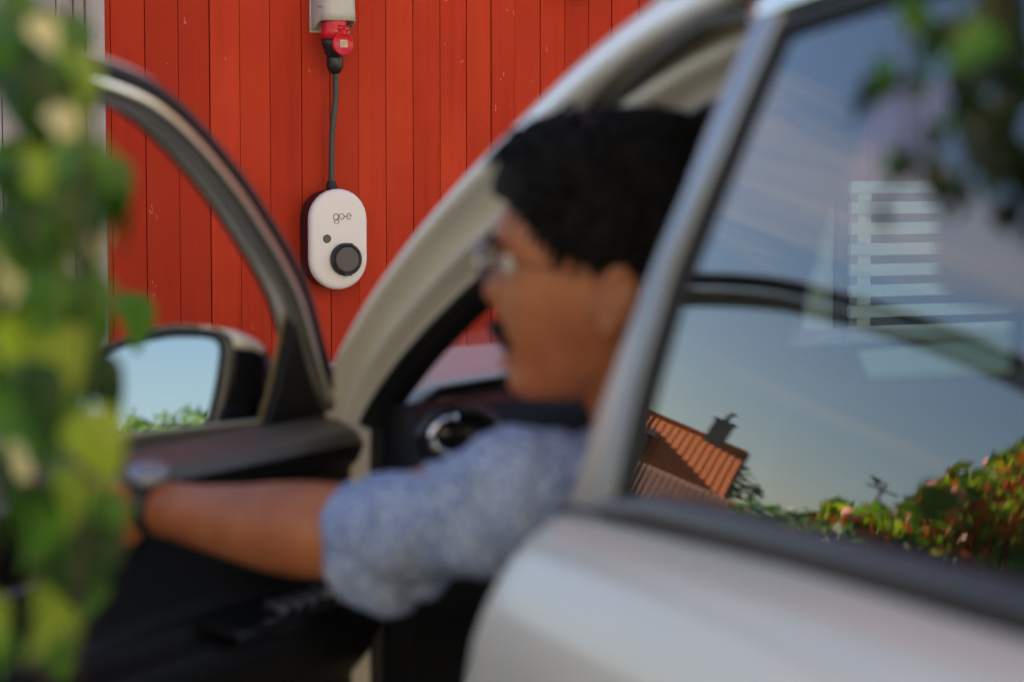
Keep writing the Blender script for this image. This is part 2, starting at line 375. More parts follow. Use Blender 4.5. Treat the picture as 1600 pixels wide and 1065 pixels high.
mk('top_cover', box(a.x+.004, b.x, .006, .05, z0+.05, z0+.255, .006), GREY, cee, WALL)
sl = wp(499, 9, .085)
mk('screw_slot', xf(WALL, lathe([(.010, 0), (.010, .002)], 20, Matrix.Translation(sl) @ Matrix.Rotation(R(-90), 4, 'X') @ Matrix.Scale(.45, 4, (0,1,0)))), mat('slot_grey', (.25,.24,.21), .6), cee)
REDP = mat('red_plastic', (.62, .012, .022), .33)
# tilted red outlet barrel
p1 = wp(523, 34, .056); p2 = wp(519, 64, .064)
mk('outlet', tube([WALL @ (p1+Vector((0, 0, .02))), WALL @ p1, WALL @ p1.lerp(p2, .55), WALL @ p2], [.031, .032, .0310, .0300], 28), REDP, cee)
fl = wp(536, 68.5, .096)
FM = WALL @ Matrix.Translation(fl) @ Matrix.Rotation(R(90), 4, 'X') @ Matrix.Scale(-1, 4, (0,0,1)) @ Matrix.Rotation(R(8), 4, 'Y')
flap = mk('flap', lathe([(.0285, -.007), (.0298, -.004), (.0298, .002), (.0280, .0045), (.0270, .0045), (.0262, .0032)], 36, FM), REDP, cee)
mk('flap_hinge', tube([WALL @ wp(527, 44, .086), WALL @ wp(544, 46, .086)], .0085, 12), REDP, cee)
mk('flap_arm', tube([WALL @ wp(536, 45, .086), WALL @ wp(536, 57, .094)], .009, 10), REDP, cee)
STK = mat('sticker', (.62, .50, .33), .5)
mk('sticker', xf(FM, box(-.0105, .0105, -.0095, .0095, .0032, .0042)), STK, flap, smooth=False)
INK = mat('ink', (.10,.03,.02), .6)
mk('sticker_print', xf(FM, join(box(-.008, .002, -.0070, -.0060, .0042, .0045), box(-.008, .004, -.0035, -.0025, .0042, .0045), box(-.008, .007, .0010, .0018, .0042, .0045), box(-.002, .004, .0035, .0042, .0042, .0045), box(.005, .008, .0045, .007, .0042, .0045))), INK, flap, smooth=False)
plug = empty('plug_and_cable', WALL @ Matrix.Translation(wp(524, 90, .05)), label='black plug with its short cable hanging down to the charger', category='power cable')
PB = mat('plug_black', (.013,.013,.013), .38)
q = [wp(518, 60, .062), wp(518.5, 67, .061), wp(519.5, 74, .060), wp(521, 80, .058), wp(523, 86, .056)]
mk('plug_body', tube([WALL @ p for p in q], [.0265, .0265, .0240, .0235, .0205], 24), PB, plug)
for k in range(3):
    c = q[2].lerp(q[4], k/2.5); mk('grip_ring', tube([WALL @ (c+Vector((0, 0, .0035))), WALL @ c, WALL @ (c+Vector((0, 0, -.0035)))], [.0225-.001*k, .0245-.0014*k, .0225-.001*k], 24), PB, plug)
q = [wp(523, 87, .056), wp(523, 92, .056), wp(523.4, 104, .055), wp(523.6, 110, .055), wp(523.6, 115, .054)]
mk('gland_nut', tube([WALL @ p for p in q], [.0195, .0215, .0220, .0180, .0110], 10), PB, plug)
cp = [wp(523.6, 112, .054), wp(524.3, 130, .050), wp(524, 160, .046), wp(521, 185, .044), wp(518.7, 215, .040), wp(518.2, 250, .037), wp(517.5, 292, .034)]
cpw = [WALL @ p for p in smoothpts(cp, 40)]; cpw[-1] = GM @ Vector((0, 0, .018))
mk('cable', tube(cpw, .0080, 12), mat('cable_rubber', (.045,.042,.036), .42), plug)

# ------------------------------------------------------------------ white slatted screen further along the wall
sc_ = empty('slatted_screen', WALL @ Matrix.Translation((onwall(1324, 500, .1)[0], .1, 0)), label='white slatted wooden screen against the red wall, seen through the car', category='screen')
WP = mat('white_wood', (.86, .86, .80), .55, bump=(60, .3, (1,1,.1)))
u0 = onwall(1324, 400, .12)[0]
for k in range(22):
    zc = onwall(1324, 325, .12)[1]-(k-1)*.0585
    if zc < .08: break
    mk('slat', box(u0, u0+.95+random.uniform(-.004, .004), .12, .138, zc-.017, zc+.017, .002), WP, sc_, WALL, smooth=False)
mk('backing_panel', box(u0+.01, u0+.94, .045, .06, .3, onwall(1324, 312, .1)[1]), mat('backing_grey', (.10,.11,.11), .8), sc_, WALL, smooth=False)
for uu in (u0+.035, u0+.85):
    mk('post', box(uu, uu+.045, .075, .119, .0, onwall(1324, 312, .1)[1]+.03, .003), WP, sc_, WALL, smooth=False)
ux, zx = onwall(1302, 436, .03)
mk('leaning_board', prism([(ux, .010, .02), (ux, .010, zx+.29), (ux-.04, .010, zx+.20), (ux-.07, .010, zx+.03), (ux-.10, .010, zx), (ux-.10, .010, .02)], (0, 1, 0), .02), WP, None, WALL, smooth=False,
   label='white tapered board standing left of the slatted screen', category='board')

# ------------------------------------------------------------------ car
AL = math.atan2(.241, .87)
FW = Vector((-math.sin(AL), math.cos(AL), 0)); IN = Vector((math.cos(AL), math.sin(AL), 0))
B0 = Vector((.056, 1.93, 0))-IN*.09
CM = Matrix(((FW.x, IN.x, 0, B0.x), (FW.y, IN.y, 0, B0.y), (0, 0, 1, 0), (0, 0, 0, 1)))   # (s forward, t inward, z up); mirrored frame, only for coordinates
LM = Matrix(((FW.x, -IN.x, 0, B0.x), (FW.y, -IN.y, 0, B0.y), (0, 0, 1, 0), (0, 0, 0, 1)))  # the car's own right-handed frame
def V3(*a): return Vector(a)
def ts(z):
    h = z-1.02; return .09+.20*h+.275*h*h
def belt(s): x = max(0, -s+.04); return 1.012+.075*x-.022*x*x
PROF = [(.088, .002), (.075, -.004), (.060, -.013), (.042, -.030), (.026, -.052), (.014, -.076), (.005, -.100), (0, -.130), (-.004, -.20), (.002, -.30), (.016, -.42), (.020, -.52), (.012, -.60), (.016, -.68), (.035, -.73), (.06, -.76)]
def prof(v):
    x = v*(len(PROF)-1); i = min(int(x), len(PROF)-2); f = x-i
    a, b = PROF[i], PROF[i+1]; return a[0]+(b[0]-a[0])*f, a[1]+(b[1]-a[1])*f
WID = 1.84
car = empty('car', LM @ Matrix.Translation((-.3, -WID/2, 0)), label='white car parked close by with its front door open', category='car')
# --- rear door
def rdoor(u, v):
    s = .036-u*1.05; t, dz = prof(v); z = belt(s)+dz
    e = 0
    if u < .016: e = (1-u/.016)**2*.006
    return V3(s, t+e+.02*max(0, -s-.6)**2, z)
us_ = [0, .004, .009, .016]+[.016+(1-.016)*k/30 for k in range(1, 31)]
def ugrid(fn, us, nv):
    V = [fn(u, j/nv) for j in range(nv+1) for u in us]; Wd = len(us)
    return V, [(j*Wd+i, (j+1)*Wd+i, (j+1)*Wd+i+1, j*Wd+i+1) for j in range(nv) for i in range(Wd-1)]
def subsurf(o, lv=1):
    m = o.modifiers.new('sub', 'SUBSURF'); m.levels = lv; m.render_levels = lv; return o
V, F = ugrid(rdoor, us_, 45)
Vi, Fi = ugrid(lambda u, v: V3(rdoor(u, v).x, rdoor(u, v).y+.035, rdoor(u, v).z), us_, 45)
edge = [rdoor(0, j/45) for j in range(46)]
ed = ([p for e in edge for p in (e, e+V3(-.001, .006, 0), e+V3(0, .045, 0))], [])
for j in range(45):
    for k in range(2): ed[1].append((j*3+k, j*3+k+1, (j+1)*3+k+1, (j+1)*3+k))
rd = mk('rear_door', join((V, F), (Vi, Fi), ed), PAINT, car, CM)
# glass
GL = [(1.030, -.093), (1.05, -.0945), (1.119, -.095), (1.203, -.101), (1.30, -.125), (1.396, -.142), (1.44, -.158)]
def lerp_tab(T, x):
    if x <= T[0][0]: return T[0][1]
    for (a, b), (c, d) in zip(T, T[1:]):
        if x <= c: return b+(d-b)*(x-a)/(c-a)
    return T[-1][1]
def topz(s): return 1.392+.10*(-s-.142)-.16*max(0, -s-.142)**2
def glassf(u, v):
    zb, zt = belt(-.09-u*.8)+.012, topz(-.142-u*.8)+.012
    z = zb+(zt-zb)*v; s = lerp_tab(GL, z)+.004-u*.80
    zb, zt = belt(s)+.012, topz(s)+.012; z = zb+(zt-zb)*v
    return V3(s, ts(z)+.004, z)
mk('window_glass', grid(glassf, 60, 60), G_REAR, rd, CM)
BO = [(1.0, .030), (1.022, .020), (1.058, .007), (1.189, -.037), (1.275, -.066), (1.36, -.076), (1.409, -.082), (1.43, -.084)]
def btrim(u, v):
    z = 1.004+.424*v; s0 = lerp_tab(BO, z); s1 = lerp_tab(GL, z)+.013; s = s0+(s1-s0)*u
    return V3(s, ts(z)-.008+(.004 if u in (0, 1) else 0)-.002*math.sin(math.pi*u), z)
mk('pillar_trim', grid(btrim, 8, 40, lambda u, v: V3(0, .016, 0)), SATIN, rd, CM)
def bseal(u, v):
    z = 1.02+.385*v; s1 = lerp_tab(GL, z)+.0125; s = s1-.017*u
    return V3(s, ts(z)-.004+.004*u, z)
mk('glass_seal', grid(bseal, 3, 40, lambda u, v: V3(0, .014, 0)), RUBBER, rd, CM)
def ttrim(u, v):
    s = -.080-u*.80; z = topz(s)+.020+.024*v
    return V3(s, ts(z)-.008-.004*math.sin(math.pi*v), z)
mk('top_trim', grid(ttrim, 40, 6, lambda u, v: V3(0, .016, 0)), CHROME, rd, CM)
def tseal(u, v):
    s = -.13-u*.75; z = topz(s)+.004+.014*v
    return V3(s, ts(z)-.003, z)
mk('top_seal', grid(tseal, 40, 3, lambda u, v: V3(0, .014, 0)), RUBBER, rd, CM)
def bstrip(u, v):
    s = .030-u*.92; z = belt(s)+.001+.026*v*min(1, .35+u*3)
    return V3(s, ts(z)-.007-.004*math.sin(math.pi*v), z)
mk('belt_strip', grid(bstrip, 60, 6, lambda u, v: V3(0, .018, 0)), mat('belt_black', (.016,.015,.02), .38), rd, CM)
mk('door_card', grid(lambda u, v: V3(.0-u*.98, .15+.02*math.sin(u*3), .30+(belt(0)-.02-.30)*v), 20, 10, lambda u, v: V3(0, -.05, 0)), DASH, rd, CM)
# --- body aperture: A pillar, roof rail
AO = [(1.10, .25), (1.10, .70), (1.098, .93), (1.072, 1.030), (.985, 1.112), (.856, 1.191), (.707, 1.266), (.533, 1.337), (.334, 1.410), (.15, 1.452), (-.10, 1.478), (-.50, 1.484), (-1.0, 1.46)]
path = smoothpts([(s, 0, z) for s, z in AO], 110)
def ap_w(z): return .50+.50*min(1, max(0, (z-1.0)/.33))
def sweep_ap(profile, path, wf=ap_w, tf=None, flip=False):
    V = []; F = []; n = len(profile)
    for i, p in enumerate(path):
        d = (path[min(i+1, len(path)-1)]-path[max(i-1, 0)]).normalized()
        nrm = V3(-d.z*-1, 0, d.x*1)      # inward normal in (s,z)
        nrm = V3(-d.z, 0, d.x) if True else nrm
        # inward = towards rear and down
        if nrm.dot(V3(-.5, 0, -.5)) < 0 and abs(d.x) < .98: nrm = -nrm
        if abs(d.x) >= .98 and nrm.z > 0: nrm = -nrm
        wz = wf(p.z); zz = max(p.z, .99); base = ts(zz) if tf is None else tf(p)
        if p.z < .99: base = .10
        for a_, b_ in profile: V.append(V3(p.x+nrm.x*a_*wz, base+b_, p.z+nrm.z*a_*wz))
    for i in range(len(path)-1):
        for k in range(n-1): F.append((i*n+k, i*n+k+1, (i+1)*n+k+1, (i+1)*n+k))
    return V, F
AP = [(-.020, .085), (-.016, .050), (-.008, .018), (-.002, .005), (.004, .000), (.014, -.001), (.021, .001), (.0235, .005), (.0245, .016), (.027, .030), (.036, .038), (.046, .036), (.053, .026), (.058, .0195), (.063, .018), (.068, .021), (.072, .030), (.076, .042), (.084, .050), (.092, .052), (.096, .060), (.096, .085)]
mk('body_side', sweep_ap(AP, path), PAINT, car, CM)
mk('door_seal', sweep_ap([(.093, .070), (.089, .050), (.092, .042), (.097, .041), (.101, .048), (.101, .075)], path), RUBBER, car, CM)
mk('pillar_inner_trim', sweep_ap([(.097, .058), (.101, .056), (.105, .060), (.108, .068), (.108, .078), (.106, .085), (.098, .086)], path[:70]), DASH, car, CM)
# roof ditch moulding: starts part-way up the pillar
DP = path[int(110*7.0/12):]
mk('roof_moulding', sweep_ap([(-.016, .060), (-.014, .036), (-.009, .018), (-.001, .006), (.009, -.002), (.020, -.0055), (.029, -.005), (.033, -.001), (.034, .008)], DP), mat('moulding_white', (.80,.81,.83), .2, coat=1), car, CM)
# B pillar behind the door frame, sill, rocker
mk('centre_pillar', grid(lambda u, v: V3(.075-.15*u-.085*v, ts(max(1.0, .3+1.12*v))+.03 if v > .6 else .13, .30+1.12*v), 6, 20, lambda u, v: V3(0, .06, 0)), BLACK, car, CM)
mk('sill', grid(lambda u, v: V3(1.12-2.1*u, .03+.10*v+.0, .22+.12*math.sin(v*math.pi/2)), 20, 8, lambda u, v: V3(0, .03, -.05)), PAINT, car, CM)
mk('front_post', grid(lambda u, v: V3(1.10-.02*u-.16*v*v, .10+.14*v, .25+.75*u), 12, 12, lambda u, v: V3(.02, .02, 0)), PAINT, car, CM)
# roof + headliner
def roof(u, v, dz=0):
    t = .225+(WID-.45)*v; s = .42-2.1*u; x = (v-.5)*2
    z = 1.452+.045*(1-x**4)-.10*max(0, u-.35)**2-.07*max(0, .14-u)/.14*1.0
    return V3(s+.08*(1-x*x)*(1-u), t, z+dz)
mk('roof', grid(lambda u, v: roof(u, v, .012), 30, 24, lambda u, v: V3(0, 0, -.010)), PAINT, car, CM)
mk('headliner', grid(lambda u, v: roof(u, v, -.03), 20, 20, lambda u, v: V3(0, 0, -.012)), mat('headliner_fabric', (.09,.088,.08), .9), car, CM)
# windscreen
def wind(u, v):
    t = .165+(WID-.33)*u; x = (u-.5)*2
    s = 1.30-.90*v+.22*(1-x*x)*(1-.4*v)-.10; z = 1.00+.44*v-.03*v*v; t = t+(.08*v)*(-x)
    return V3(s, t, z+.015*(1-x*x)*v)
mk('windscreen', grid(wind, 40, 24), G_WIND, car, CM)
mk('windscreen_border', join(grid(lambda u, v: wind(u*.018, v)+V3(0,0,-.004), 2, 24, lambda u, v: V3(-.006, 0, -.008)), grid(lambda u, v: wind(1-u*.018, v)+V3(0,0,-.004), 2, 24, lambda u, v: V3(-.006, 0, -.008)), grid(lambda u, v: wind(u, 1-.05*v)+V3(0,0,-.004), 40, 2, lambda u, v: V3(0, 0, -.008))), RUBBER, car, CM)
# hood and wings
def hood(u, v):
    s = 1.16+1.05*u; t = .13+(WID-.26)*v; x = (v-.5)*2
    z = .992-.012*u-.11*max(0, u-.45)**2*2+.068*(1-x**2)**.9*(1-.5*u)-.09*max(0, abs(x)-.86)/.14
    return V3(s, t, z)
mk('bonnet', grid(hood, 30, 30, lambda u, v: V3(0, 0, -.02)), PAINT, car, CM)
mk('cowl', grid(lambda u, v: (lambda h: V3(h.x-.001+.10*math.sin(v*3.0), h.y, h.z-.004-.20*v))(hood(0, .04+.92*u)), 24, 6, lambda u, v: V3(-.02, 0, 0)), BLACK, car, CM)
def wing(side):
    def f(u, v):
        s = 1.11+1.0*u; t, dz = prof(v); tt = t+.08*u*u+.015
        z = .985+dz-.03*u-.10*u*u; arch = 0
        # wheel arch cut: push lower rows up around the hub
        zz = z; d = abs(s-1.62)
        if d < .38:
            lim = .34+math.sqrt(max(0, .38**2-d*d)); zz = max(z, min(lim, .86))
        return V3(s, tt if side < 0 else WID-tt, zz)
    return grid(f, 40, 30, lambda u, v: V3(0, .01 if side < 0 else -.01, 0))
mk('front_wing', wing(-1), PAINT, car, CM); mk('front_wing', wing(1), PAINT, car, CM)
mk('front_bumper', grid(lambda u, v: V3(2.08+.16*math.sin(math.pi*u)**.5*(1-.4*v), .14+(WID-.28)*u, .28+.60*v), 24, 10, lambda u, v: V3(-.05, 0, 0)), PAINT, car, CM)
# far side: door panels, pillars, belt
fd = mk('far_side_doors', grid(lambda u, v: V3(1.1-2.1*u, WID-prof(v)[0], belt(.04-max(0, 1.1-2.1*u < 0)*0)+prof(v)[1]-.02), 20, 20, lambda u, v: V3(0, -.10, 0)), PAINT, car, CM)
far = sweep_ap([(-.02, .085), (-.008, .018), (.004, 0), (.03, .0), (.08, .03), (.10, .08)], path)
mk('body_side', ([V3(p.x, WID-p.y, p.z) for p in far[0]], far[1]), PAINT, car, CM)
mk('rear_body', grid(lambda u, v: V3(-1.02-.75*math.sin(v*1.5)**2*1.0, .04+.03*0+(WID-.08)*u, .3+1.1*v-.12*v*v), 20, 16, lambda u, v: V3(.03, 0, 0)), PAINT, car, CM)
mk('floor', box(-1.2, 1.3, .10, WID-.10, .20, .25), FABRIC, car, CM, smooth=False)
for s_ in (1.62, -1.05):
    for t_ in (.12, WID-.12):
        Mw = LM @ Matrix.Translation((s_, -t_, .34)) @ Matrix.Rotation(R(90), 4, 'X')
        wt = mk('wheel', lathe([(.17, -.09), (.30, -.10), (.335, -.08), (.34, 0), (.335, .08), (.30, .10), (.17, .09)], 40, Mw), RUBBER, car)
        mk('rim', join(lathe([(.02, -.075), (.20, -.095), (.21, -.08)], 30, Mw), lathe([(.02, .075), (.20, .095), (.21, .08)], 30, Mw)), SATIN, wt)
# dashboard
def dash(u, v):
    t = .17+1.50*u; hump = .045*math.exp(-((t-.50)/.17)**4)+.014*min(1, max(0, (t-.17)/.1))
    pts = [(1.20, .985), (1.05, 1.000+hump*.4), (.93, 1.012+hump*.8), (.885, 1.004+hump*.8), (.86, .985+hump*.6), (.845, .93), (.85, .86), (.87, .78), (.93, .70), (1.0, .55), (1.05, .35)]
    x = v*(len(pts)-1); i = min(int(x), len(pts)-2); f = x-i
    return V3(pts[i][0]*(1-f)+pts[i+1][0]*f, t, pts[i][1]*(1-f)+pts[i+1][1]*f)
dsh = mk('dashboard', join(grid(dash, 50, 40), prism([dash(0, k/40) for k in range(41)], (0, -1, 0), .012)), DASH, car, CM)
# end vent (faces the rear, near the door)
vc = V3(.842, .200, .985)
VM = CM @ Matrix.Translation(vc) @ Matrix.Rotation(R(-90), 4, 'Y')
def ring(rx, ry, r, z=0, n=36): return [Vector((rx*math.cos(2*math.pi*k/n), ry*math.sin(2*math.pi*k/n), z)) for k in range(n+1)]
def ortube(M, pts, r, seg=8): return tube([M @ p for p in pts], r, seg)
VM = CM @ Matrix(((0, 0, -1, vc.x), (1, 0, 0, vc.y), (0, 1, 0, vc.z), (0, 0, 0, 1)))
mk('air_vent', join(ortube(VM, ring(.046, .030, 0, .012), .008), lathe([(.044, .0), (.040, .010)], 30, VM @ Matrix.Scale(.62, 4, (0,1,0)))), TRIMB, dsh)
mk('vent_ring', ortube(VM, [Vector((.036*math.cos(R(a_)), .023*math.sin(R(a_)), .020)) for a_ in range(100, 265, 9)], .0048), CHROME, dsh)
for k in (-1, 0, 1): mk('vent_slat', xf(VM, box(-.030, .030, k*.011-.0015, k*.011+.0015, .008, .018)), BLACK, dsh, smooth=False)
def indash(px, py, s_):
    r = CAMF+Vector((1, 0, 0))*(px-800)/3777.8+CAMU*(532.5-py)/3777.8; c = Vector((0, 0, 1.3)); k = (B0.dot(FW)+s_-c.dot(FW))/r.dot(FW); return c+r*k
PALE = mat('pale_lime_shine', (.90, .92, .52), .6)  # added panels; pale lime stands in for light shining off the bonnet
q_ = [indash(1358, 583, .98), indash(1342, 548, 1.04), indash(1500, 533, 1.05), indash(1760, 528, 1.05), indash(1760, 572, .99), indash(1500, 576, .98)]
mk('bonnet_shine_panel', prism(q_, (0, 0, -1), .008), PALE, dsh, smooth=False)
mk('bonnet_shine_panel', prism([indash(1325, 524, 1.10), indash(1480, 512, 1.10), indash(1760, 510, 1.10), indash(1760, 522, 1.08), indash(1480, 524, 1.08)], (0, 0, -1), .006), PALE, dsh, smooth=False)
# steering wheel
SM = CM @ Matrix.Translation((.60, .46, .86)) @ Matrix.Rotation(R(-66), 4, 'Y')
sw = mk('steering_wheel', ortube(SM, ring(.185, .185, 0), .016, 12), BLACK, car)
mk('wheel_hub', join(lathe([(.02, -.03), (.075, -.02), (.08, .0), (.05, .02)], 24, SM), ortube(SM, [Vector((-.18, 0, 0)), Vector((.18, 0, 0))], .014), ortube(SM, [Vector((0, 0, 0)), Vector((0, -.18, 0)), ], .014), ortube(SM, [Vector((0, 0, -.02)), Vector((0, .0, -.28))], .03)), BLACK, sw)
# seats
def seat(tc_, nm):
    s = mk(nm, join(box(-.10, .42, tc_-.25, tc_+.25, .40, .56, .05), xf(Matrix.Translation((.06, tc_, .52)) @ Matrix.Rotation(R(-17), 4, 'Y'), box(-.07, .07, -.24, .24, .0, .60, .05)), box(-.1, .4, tc_-.2, tc_+.2, .25, .41)), FABRIC, car, CM)
    mk('headrest', join(xf(Matrix.Translation((-.135, tc_, 1.185)) @ Matrix.Rotation(R(-12), 4, 'Y'), box(-.05, .05, -.13, .13, .0, .20, .045)), box(-.122, -.112, tc_-.06, tc_-.05, 1.03, 1.20), box(-.122, -.112, tc_+.05, tc_+.06, 1.03, 1.20)), FABRIC, s, CM)
seat(.47, 'front_seat'); seat(WID-.47, 'front_seat')
mk('rear_bench', join(box(-1.05, -.62, .22, WID-.22, .40, .56, .05), box(-1.16, -1.02, .22, WID-.22, .50, 1.05, .05)), FABRIC, car, CM)

# --- front door, swung open on its hinge
PH = R(42); HS, HT = 1.10, .09
Dq = (-FW*math.cos(PH)-IN*math.sin(PH)); Nq = (IN*math.cos(PH)-FW*math.sin(PH)); H0 = B0+FW*HS+IN*HT
DM = Matrix(((Dq.x, Nq.x, 0, H0.x), (Dq.y, Nq.y, 0, H0.y), (0, 0, 1, 0), (0, 0, 0, 1)))  # (q from hinge, n inward, z)
fdo = empty('front_door', DM, car)
def dn(z): return ts(z)-.09
def douter(u, v):
    q = .0+1.10*u; t, dz = prof(v); return V3(q, t-.09, .985+.045*u+dz)
mk('door_skin', grid(douter, 30, 30, lambda u, v: V3(0, .012, 0)), PAINT, fdo, DM)
DA = [(-.022, .992), (.005, 1.036), (.045, 1.068), (.115, 1.120), (.198, 1.172), (.346, 1.259), (.483, 1.325), (.596, 1.366), (.70, 1.393), (.82, 1.404), (.94, 1.400), (1.03, 1.372), (1.085, 1.30), (1.10, 1.18), (1.105, 1.02)]
DA = [(-.045, .975), (-.019, 1.013), (.029, 1.057), (.128, 1.164), (.264, 1.257), (.395, 1.328), (.516, 1.378), (.613, 1.400), (.72, 1.412), (.84, 1.412), (.94, 1.400), (1.03, 1.372), (1.085, 1.30), (1.10, 1.18), (1.105, 1.00)]
dpath = smoothpts([(q_, 0, z_) for q_, z_ in DA], 120)
def sweep_d(profile, path, closed=False):
    V = []; F = []; n = len(profile)
    for i, p in enumerate(path):
        d = (path[min(i+1, len(path)-1)]-path[max(i-1, 0)]).normalized(); nrm = V3(d.z, 0, -d.x)
        for a_, b_ in profile: V.append(V3(p.x+nrm.x*a_, dn(max(p.z, .99))+b_, p.z+nrm.z*a_))
    for i in range(len(path)-1):
        for k in range(n-1+closed): F.append((i*n+k, (i+1)*n+k, (i+1)*n+(k+1)%n, i*n+(k+1)%n))
    return V, F
mk('window_frame', sweep_d([(0, -.012), (.0, .014), (.004, .018), (.009, .018), (.010, .010), (.034, .010), (.036, -.012)], dpath, True), PAINT, fdo, DM)
mk('outer_frame_trim', sweep_d([(-.001, -.013), (-.001, .002), (-.003, .002), (-.003, -.017), (.038, -.017), (.038, -.013)], dpath, True), TRIMB, fdo, DM)
mk('frame_seal', sweep_d([(.0060, .008), (.0060, .024), (.012, .031), (.022, .029), (.0235, .008)], dpath, True), RUBBER, fdo, DM)
mk('frame_inner_strip', sweep_d([(.0215, .009), (.0215, .023), (.026, .028), (.034, .026), (.041, .016), (.041, .002)], dpath, True), mat('frame_silver', (.66,.66,.58), .20, metal=.85), fdo, DM)
# card with a broad ledge at the window line
def card(u, v):
    q = -.055+1.13*u
    tip = math.exp(-((q+.055)/.05)**2)
    pts = [(-.035, .988), (-.01, .990), (.02, .986), (.045, .979), (.060, .970), (.066, .956), (.058, .935), (.040, .915), (.034, .88), (.036, .80), (.060, .775), (.095, .765), (.100, .74), (.08, .70), (.045, .66), (.05, .50), (.06, .40), (.05, .30)]
    x = v*(len(pts)-1); i = min(int(x), len(pts)-2); f = x-i; n = pts[i][0]*(1-f)+pts[i+1][0]*f; z = pts[i][1]*(1-f)+pts[i+1][1]*f
    if z < .95: q = max(q, -.055+.075*min(1, (.955-z)/.05)) if u < .5 else q
    return V3(q, n-tip*.012*(n > 0), z-.012*tip)
crd = mk('door_card', join(grid(lambda u, v: card(u, v*5/17), 50, 20), ), LEDGE, fdo, DM)
mk('lower_card', join(grid(lambda u, v: card(u, (5+12*v)/17), 50, 50)), DASH, fdo, DM)
mk('hinge_edge', grid(lambda u, v: V3(-.03+.02*u, -.07+.115*u, .30+.655*v), 4, 10, lambda u, v: V3(.02, 0, 0)), BLACK, fdo, DM)
sp = [(.155, .972), (.135, 1.02), (.128, 1.075), (.130, 1.128), (.118, 1.142), (.075, 1.096), (.030, 1.042), (-.010, .998), (-.020, .972)]
mk('mirror_sail', join(([V3(q_, dn(z_)+.004, z_) for q_, z_ in sp]+[V3(q_, dn(z_)+.03-.008, z_) for q_, z_ in sp], [tuple(range(len(sp))), tuple(range(2*len(sp)-1, len(sp)-1, -1))]+[(i, i+len(sp), (i+1)%len(sp)+len(sp), (i+1)%len(sp)) for i in range(len(sp))])), BLACK, fdo, DM, smooth=False)
mk('lit_edge_strip', tube([V3(.156, dn(.98)+.010, .972), V3(.140, dn(1.02)+.010, 1.02), V3(.133, dn(1.08)+.010, 1.085), V3(.136, dn(1.14)+.010, 1.150)], .0026, 10), mat('lit_edge_ochre', (.15,.115,.03), .5), fdo, DM)  # ochre colour paints the lit, reflecting edge beside the mirror sail
mk('pull_handle', ortube(DM, smoothpts([(.50, .04, .905), (.52, .085, .900), (.60, .098, .895), (.70, .098, .885), (.77, .085, .875), (.79, .04, .87)], 24), .013, 12), TRIMB, fdo)
mk('switch_panel', xf(DM @ Matrix.Translation((.20, .085, .783)) @ Matrix.Rotation(R(-12), 4, 'X'), box(-.07, .16, -.03, .03, -.006, .006, .004)), TRIMB, fdo)
for k in range(4): mk('window_switch', xf(DM @ Matrix.Translation((.15+.032*k, .090, .792)) @ Matrix.Rotation(R(-14), 4, 'X'), box(-.011, .011, -.016, .016, -.003, .005, .002)), SATIN, fdo)
mk('inner_door_handle', ortube(DM, smoothpts([(.06, .048, .86), (.07, .066, .862), (.12, .070, .864), (.15, .062, .866), (.16, .045, .868)], 16), .007, 8), CHROME, fdo)
SPK = DM @ Matrix.Translation((.22, .062, .56)) @ Matrix.Rotation(R(-90), 4, 'X')
mk('speaker_grille', join(ortube(SPK, ring(.085, .085, 0), .006), lathe([(.08, -.01), (.06, .004), (.02, .007)], 36, SPK)), TRIMB, fdo)
mk('accent_strip', tube([DM @ card(.05+.9*k/20, 9.3/17)+Nq*.002 for k in range(21)], .003, 8), TRIMB, fdo)
mk('map_pocket', grid(lambda u, v: V3(.08+.85*u, .06+.05*math.sin(math.pi*u)**.4, .32+.12*v), 20, 4, lambda u, v: V3(0, -.01, 0)), DASH, fdo, DM)
# mirror (world coordinates, oriented by its pane)
mc = Vector((-.431, 2.90, 1.023)); mn = Vector((-.185, -.965, .0855)).normalized()
mu = Vector((0, 0, 1)); mu = (mu-mn*mu.dot(mn)).normalized(); mr = mu.cross(mn)*-1
if mr.x < 0: mr = -mr
MM = Matrix(((mr.x, mu.x, mn.x, mc.x), (mr.y, mu.y, mn.y, mc.y), (mr.z, mu.z, mn.z, mc.z), (0, 0, 0, 1)))  # x right, y up, z towards viewer
def mshape(sc=1, grow=0):
    P = []
    base = [(.078, .061), (.040, .066), (.000, .062), (-.055, .046), (-.096, .016), (-.116, -.012), (-.112, -.042), (-.085, -.057), (-.02, -.058), (.040, -.056), (.060, -.050), (.071, -.020), (.080, .030)]
    n = len(base)
    for k in range(n*4):
        i = k//4; t = (k % 4)/4; a, b, c, d = [Vector((*base[(i+j) % n], 0)) for j in (-1, 0, 1, 2)]
        p = .5*((2*b)+(c-a)*t+(2*a-5*b+4*c-d)*t*t+(3*b-a-3*c+d)*t**3); L = p.length
        P.append((p.x*sc*(1+grow/L), p.y*sc*(1+grow/L)))
    return P
def mloft(rings):
    V = []; F = []; n = len(rings[0][0])
    for P, z, dx, dy in rings: V += [Vector((x+dx, y+dy, z)) for x, y in P]
    for i in range(len(rings)-1):
        for k in range(n): F.append((i*n+k, i*n+(k+1) % n, (i+1)*n+(k+1) % n, (i+1)*n+k))
    F.append(tuple(range(n-1, -1, -1))); F.append(tuple((len(rings)-1)*n+k for k in range(n)))
    return V, F
mh = mk('mirror_housing', mloft([(mshape(1, -.004), -.006, 0, 0), (mshape(1, .002), -.004, 0, 0), (mshape(1, .0105), .004, .002, 0), (mshape(1, .0125), .001, .004, 0), (mshape(1, .014), -.02, .022, -.003), (mshape(.93, .010), -.055, .045, -.010), (mshape(.72, .0), -.085, .055, -.010), (mshape(.35, 0), -.100, .055, -.01)]), TRIMB, fdo, MM)
